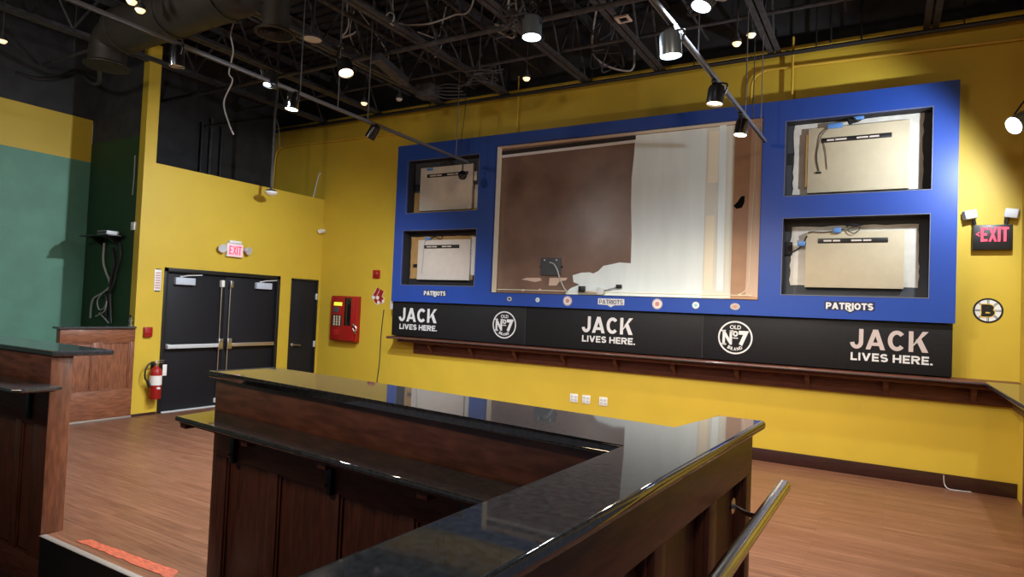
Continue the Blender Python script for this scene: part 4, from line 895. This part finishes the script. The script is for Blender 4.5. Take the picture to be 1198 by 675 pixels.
def can_lamp(label, c, aim, bulb, light=None, r=.062, L=.17, body=None, top=None, size=90, blend=.7, group='spotlights', laim=None, hang=False):
    """c = centre of the glowing face; body reaches back from it against the aim"""
    c = Vector(c); d = (Vector(aim) - c).normalized(); t = thing('spotlight', label, 'spotlight', c, group)
    bm = nb(); lathe(bm, c - d * L, d, [(0, -.03), (r * .55, -.026), (r * .85, -.01), (r * .98, .02), (r, L), (r * .94, L), (r * .92, L - .02)], 26); link('lamp_body', bm, body or M_CANB, t)
    bm = nb(); lathe(bm, c - d * .012, d, [(0, .010), (r * .5, .006), (r * .91, -.004)], 24); link('bulb_face', bm, bulb, t)
    if top is not None:
        top = Vector(top); s = c - d * L * .6
        side = d.cross(Vector((0, 0, 1))); side = side.normalized() if side.length > .1 else Vector((1, 0, 0))
        bm = nb(); tube(bm, [s + side * (r + .002), s + side * (r + .02) + Vector((0, 0, .08)), top], .008, 8); box(bm, top - Vector((.022, .04, .004)), top + Vector((.022, .04, .028)), .004); link('yoke_arm', bm, M_BLACK, t)
    if hang: link('hanger_rod', tube(nb(), [top + Vector((0, 0, .028)), (top.x, top.y, 5.95)], .009, 8, smooth=False), M_STEEL, t)
    if light: lamp_light('spot_light', c + d * .02, laim or aim, light[0], light[1], size, blend, .045, t)
    return t
M_CANB = mat('black_lamp_can', (0.016, 0.016, 0.018), .25)
M_CANC = mat('chrome_lamp_can', (0.55, 0.58, 0.62), .12, metal=1)
M_CANS = mat('silver_blue_lamp_can', (0.30, 0.36, 0.42), .3, metal=.6)
def trk(a, b, y): a = Vector(a); b = Vector(b); q = a.lerp(b, (y - a.y) / (b.y - a.y)); q.z -= .050; return q
# right track
p = PX(785, 66, -1.40); can_lamp('cool white lit spotlight on the right track above the yellow wall', p, p + Vector((.05, .08, -1)), M_BULBC, (170, COOL), .080, .16, M_CANS, trk(T2a, T2b, p.y - .03), 150)
p = PX(836, 122, -1.36); can_lamp('warm lit spotlight on the right track in front of the blue surround', p, p + Vector((-.08, -.05, -1.0)), M_BULBW, (260, WARM), .074, .15, M_CANB, trk(T2a, T2b, p.y - .03), 165)
p = PX(866, 158, -1.33); can_lamp('warm spotlight last on the right track before the big opening', p, p + Vector((-.12, -.1, -1)), M_BULBW, (130, WARM), .066, .15, M_CANC, trk(T2a, T2b, p.y), 150)
# left track
p = PX(207, 78, -5.33); can_lamp('chrome spotlight on the left track beside the yellow pillar', p, p + Vector((-.02, .05, -1)), M_BULBO, None, .062, .16, M_CANC, trk(T1a, T1b, p.y))
p = PX(316, 100, -5.38); can_lamp('cool white glowing spotlight on the left track', p, p + Vector((.12, -.12, -1)), M_BULBC, (230, COOL), .070, .13, M_CANB, trk(T1a, T1b, p.y + .02), 160)
p = PX(341, 128, -5.40); can_lamp('chrome spotlight with white lit face below the left track', p, p + Vector((-.05, -.05, -1)), M_BULBC, (200, COOL), .068, .17, M_CANC, trk(T1a, T1b, p.y + .02), 160)
p = PX(436, 158, -5.44); can_lamp('black spotlight on the left track turned toward the green wall', p - Vector((.05, 0, .03)), p + Vector((-.55, -.05, -.75)), M_BULBW, (440, COOL), .062, .16, M_CANB, trk(T1a, T1b, p.y), 160)
p = PX(541, 205, -5.47)
t = thing('globe_lamp', 'black globe lamp hanging off the left track end over the pale board', 'lamp', p)
bm = nb(); lathe(bm, p - Vector((0, 0, .07)), (0, 0, 1), [(.0, 0), (.035, .008), (.06, .035), (.068, .07), (.06, .105), (.03, .132), (0, .14)], 24); link('globe', bm, M_GLOSSB, t)
q = trk(T1a, T1b, min(p.y, 7.80)); bm = nb(); tube(bm, [p + Vector((0, 0, .065)), q], .012, 8, smooth=False); link('stem', bm, M_BLACK, t)
# other ceiling lamps
p = PZ(820, 8, 4.15); can_lamp('bright cool spotlight cut by the top edge above the right track', p, p + Vector((-.25, -.25, -1)), M_BULBC, (120, COOL), .080, .16, M_CANS, p + Vector((.1, .1, .35)), 120, hang=True)
p = PZ(622, 44, 4.15); can_lamp('cool white spotlight in a pale can under the roof above the big opening', p, p + Vector((.02, -.03, -1)), M_BULBC, (520, COOL), .088, .17, M_CANS, p + Vector((.0, .0, .30)), 165, hang=True)
p = PZ(405, 86, 4.15); can_lamp('warm orange glowing spotlight under the roof left of the centre', p, p + Vector((.40, -.15, -1)), M_BULBW, (170, WARM), .080, .15, M_CANB, p + Vector((-.1, 0, .3)), 125, hang=True)
p = PX(1186, 147, .95)
can_lamp('very bright white spotlight at the right edge lighting the yellow wall', p, p + Vector((-.75, -.45, -.5)), M_BULBC, (215, COOL), .085, .16, M_CANS, p + Vector((.10, 0, .26)), 152, .35, laim=p + Vector((-.8, .35, -.42)))
bm = nb(); a = p + Vector((.10, 0, .29)); tube(bm, [a, (a.x + .02, a.y, 5.955)], .012, 8, smooth=False); tag(link('hanger_rod', bm, M_STEEL), 'thin rod carrying the bright spotlight at the right edge', 'rod')
# pale recessed disc lamp
p = PZ(365, 46, 4.55); t = thing('disc_lamp', 'flat pale unlit disc lamp under the roof right of the diffuser', 'lamp', p)
bm = nb(); lathe(bm, p, (0, 0, -1), [(0, .012), (.07, .008), (.10, 0)], 26); link('lens', bm, M_BULBO, t); bm = nb(); lathe(bm, p, (0, 0, 1), [(.10, -.004), (.115, 0), (.11, .02), (.05, .05), (.02, .06), (.02, .45)], 26); link('lamp_body', bm, M_STEEL, t)
# small amber pendants
lb_ = ('small amber bulb hanging by the main wall under the fourth joist', 'small amber bulb hanging near the bent yellow conduit', 'small amber bulb at the top left above the duct', 'small amber bulb highest at the top left', 'small amber bulb hanging above the left track', 'small pale lamp hanging beside the grey junction box', 'pale lamp cut by the left edge of the picture', 'tiny dim bulb right of the amber bulb near the conduit')
for (x, y, z, m_), l in zip(((616, 92, 4.75, M_BULBD), (862, 51, 4.75, M_BULBD), (164, 12, 4.6, M_BULBD), (154, 2, 4.6, M_BULBD), (426, 121, 4.75, M_BULBD), (467, 116, 4.8, M_BULBO), (3, 48, 4.75, M_BULBD), (879, 41, 4.85, M_BULBD)), lb_):
    p = PZ(x, y, z); t = thing('pendant_bulb', l, 'lamp', p, 'small ceiling bulbs')
    bm = nb(); lathe(bm, p, (0, 0, 1), [(0, -.03), (.03, -.025), (.048, 0), (.04, .03), (.02, .05), (0, .055)], 18); link('bulb', bm, m_, t)
    bm = nb(); lathe(bm, p, (0, 0, 1), [(.052, .005), (.045, .045), (.022, .07), (.018, .12), (0, .125)], 18); tube(bm, [p + Vector((0, 0, .12)), (p.x, p.y, 5.955)], .007, 6, smooth=False); link('socket', bm, M_STEEL, t)
# dome camera on a drop pipe
p = PX(317, 226, -8.6); t = thing('dome_camera', 'white dome camera at the foot of a dark drop pipe by the yellow wall top', 'camera', p)
bm = nb(); lathe(bm, p, (0, 0, -1), [(.10, -.025), (.105, -.005), (.09, .012), (.05, .035), (0, .045)], 26); link('dome', bm, M_WHITE, t)
bm = nb(); cyl(bm, p + Vector((0, 0, .022)), (0, 0, 1), .10, .035, .06); tube(bm, [p + Vector((0, 0, .05)), (p.x, p.y, 5.955)], .022, 10, smooth=False); link('drop_pipe', bm, M_STEEL, t)

# loose wires
def wire(label, pts, r, m_, name='loose_cable', z=None):
    bm = nb(); tube(bm, pts, r, 6); return tag(link(name, bm, m_), label, 'cable')
zz = lambda x, y, z: PZ(x, y, z)
wire('grey wire dangling from the duct across the left track', [PY(276, 0, 4.36) + Vector((0, 0, 1.3)), PY(276, 0, 4.36), PY(275, 20, 4.36), PY(270, 40, 4.36), PY(273, 60, 4.36), PY(268, 85, 4.36), PY(272, 95, 4.36), PY(262, 120, 4.36), PY(268, 145, 4.36), PY(273, 157, 4.36)], .008, M_GREYC)
wire('pale looping wire drooping under the roof between joists', [Vector((PY(458, 20, 6.0).x, 6.0, 5.955)), PY(460, 20, 6.0), PY(470, 28, 6.0), PY(485, 29, 6.0), PY(505, 27, 6.0), PY(530, 18, 6.0), PY(552, 7, 6.0), Vector((PY(556, 7, 6.0).x, 6.0, 5.955))], .010, M_GREYC)
wire('coiled pale wire at the fifth joist', [PY(450, 22, 5.6), PY(455, 15, 5.6), PY(461, 18, 5.6), PY(458, 27, 5.6), PY(452, 24, 5.6), PY(460, 30, 5.6)], .010, M_GREYC)
wire('bent grey cable above the warm orange spotlight', [Vector((PY(406, 8, 5.6).x, 5.6, 5.955)), PY(406, 8, 5.6), PY(408, 25, 5.6), PY(405, 37, 5.6), PY(399, 44, 5.6), PY(412, 40, 5.6), PY(416, 37, 5.6)], .010, M_GREYC)
wire('thin black wire hanging to the left niche', [Vector((PY(545, 98, 8.0).x, 8.0, 5.955)), PY(545, 98, 8.0), PY(544, 130, 8.0), PY(540, 160, 8.0), PY(538, 185, 8.0)], .006, M_BLKC)
wire('thin grey hanging wire before the yellow wall right of the right track', [Vector((PY(884, 0, 7.9).x, 7.9, 5.955)), PY(884, 0, 7.9), PY(883, 60, 7.9), PY(881, 140, 7.9)], .006, M_STEEL)
wire('thick dark rod from roof to the pipe above the right niches', [PY(972, 0, 8.27) + Vector((0, 0, .35)), PY(972, 50, 8.27)], .014, M_BLKC, 'hanger_rod')
wire('second dark rod from roof to the pipe near the right end', [PY(1008, 0, 8.27) + Vector((0, 0, .4)), PY(1008, 46, 8.27)], .012, M_BLKC, 'hanger_rod')
wire('pale upright rod between the roof and the yellow wall top', [Vector((PY(581, 55, 8.2).x, 8.2, 5.955)), PY(581, 55, 8.2), PY(579, 110, 8.2)], .012, M_STEEL, 'hanger_rod')
wire('black drooping cable in front of the dark left wall', [PX(20, 85, XL + .0), PX(45, 92, XL + .06), PX(70, 90, XL + .06), PX(90, 82, XL + .0)], .02, M_BLKC)
wire('dark drooping hose behind the duct elbow', [PX(97, 88, XL), PX(105, 96, -10.0), PX(116, 96, -9.4), Vector((-8.33, 4.0, 4.60))], .025, M_STEEL)
wire('wavy white cable dropping at the corner of the dark wall', [Vector((PY(324, 125, 8.2).x, 8.2, 5.955)), PY(324, 125, 8.2), PY(322, 135, 8.2), PY(326, 150, 8.2), PY(327, 172, 8.2)], .010, M_GREYC)
t = thing('junction_box', 'grey square junction box with wires under the roof above the yellow wall', 'box', PZ(500, 108, 4.75))
p = PZ(500, 108, 4.75); link('case', box(nb(), p - Vector((.14, .1, .08)), p + Vector((.14, .1, .10)), .01), M_STEEL, t)
bm = nb()
for k in range(5): tube(bm, [p + Vector((.13, 0, .05 - k * .02)), p + Vector((.3, .02, .08 - k * .05)), p + Vector((.5 + .04 * k, .05, .05 - k * .05))], .010, 6)
link('wire_tail', bm, M_STEEL, t)
a = PZ(440, 65, 4.78); b = PZ(474, 95, 4.78)
t = thing('cable_tray', 'black cable tray slanting toward the junction box', 'cable tray', (a + b) / 2); Mt = frame(a, b - a, (0, 0, 1)); link('tray', box(nb(), (-.04, -.06, 0), (.04, .06, (b - a).length), .006, Mt), M_STEEL, t)
link('tray_lip', box(nb(), (-.06, -.075, 0), (-.041, .075, (b - a).length), .004, Mt), M_STEEL, t)
t = thing('square_fitting', 'small copper coloured square plate on the third joist', 'fitting', PZ(729, 23, 5.0)); p = PZ(729, 23, 5.0)
bm = nb()
for q in ((-.08, -.08, .08, -.05), (-.08, .05, .08, .08), (-.08, -.05, -.05, .05), (.05, -.05, .08, .05)): box(bm, (p.x + q[0], p.y + q[1], 4.995), (p.x + q[2], p.y + q[3], 5.015), .003)
link('frame_plate', bm, M_PEACH, t)
# clutter of clips around the pale can above the opening
t = thing('wire_cluster', 'knot of dark wires and clips beside the pale spotlight can', 'cables', PZ(604, 30, 4.35)); p = PZ(604, 30, 4.35); bm = nb()
for k in range(9): tube(bm, [p + Vector((random.uniform(-.12, .12), random.uniform(-.1, .1), random.uniform(0, .3))), p + Vector((random.uniform(-.15, .12), random.uniform(-.1, .1), random.uniform(-.1, .2))), p + Vector((random.uniform(-.12, .15), random.uniform(-.1, .1), random.uniform(-.12, .1)))], .010, 6)
link('wire', bm, M_STEEL, t)
t = thing('wire_cluster', 'knot of dark wires at the end of the fourth joist', 'cables', PZ(560, 95, 4.70)); p = PZ(560, 95, 4.70); bm = nb()
tube(bm, [(p.x, p.y, 5.95), p], .012, 6, smooth=False)
for k in range(10): tube(bm, [p + Vector((random.uniform(-.35, .35), random.uniform(-.2, .2), random.uniform(0, .3))), p + Vector((random.uniform(-.3, .3), random.uniform(-.2, .2), random.uniform(-.1, .2))), p + Vector((random.uniform(-.35, .35), random.uniform(-.2, .2), random.uniform(-.08, .2)))], .011, 6)
link('wire', bm, M_STEEL, t)

# more services under the roof
for i, (x, z, r_, l) in enumerate(((-2.1, 5.35, .016, 'thin black conduit running between the third and second joists'), (-4.55, 5.30, .020, 'black conduit running between the fourth and fifth joists'), (-5.75, 5.22, .028, 'thick black pipe running between the fifth and sixth joists'), (-7.1, 5.3, .02, 'black conduit running between the sixth and seventh joists'), (-.5, 5.4, .016, 'thin black conduit near the right end of the roof'))):
    bm = nb(); tube(bm, [(x, -1.5, z), (x + .03, 3, z), (x, 8.33, z)], r_, 8, smooth=False)
    for k in range(4): tube(bm, [(x, .5 + k * 2.2, z), (x, .5 + k * 2.2, 5.95)], .005, 6, smooth=False)
    tag(link('ceiling_conduit', bm, M_STEEL), l, 'pipe')
for i, (x, y, l) in enumerate(((-4.1, 6.8, 'knot of dark wires high between the fourth and fifth joists'), (-5.3, 6.75, 'knot of dark wires under the fifth joist left of centre'), (-6.55, 6.75, 'knot of dark wires under the sixth joist'), (-1.75, 6.8, 'dark tangle of wires beside the second joist near the amber bulb'), (-3.3, 7.85, 'knot of dark wires near the wall end of the third joist'))):
    t = thing('wire_cluster', l, 'cables', (x, y, 5.3)); p = Vector((x, y, 5.25)); 
    for k in range(7): link('wire', tube(nb(), [Vector((x + random.uniform(-.3, .3), y + random.uniform(-.3, .3), 5.94)), p + Vector((random.uniform(-.35, .35), random.uniform(-.3, .3), random.uniform(-.1, .35))), p + Vector((random.uniform(-.35, .35), random.uniform(-.3, .3), random.uniform(-.25, .2))), p + Vector((random.uniform(-.4, .4), random.uniform(-.4, .4), random.uniform(-.2, .3)))], random.choice((.008, .011, .014)), 6), random.choice((M_STEEL, M_STEEL, M_BLKC, M_GREYC)), t)
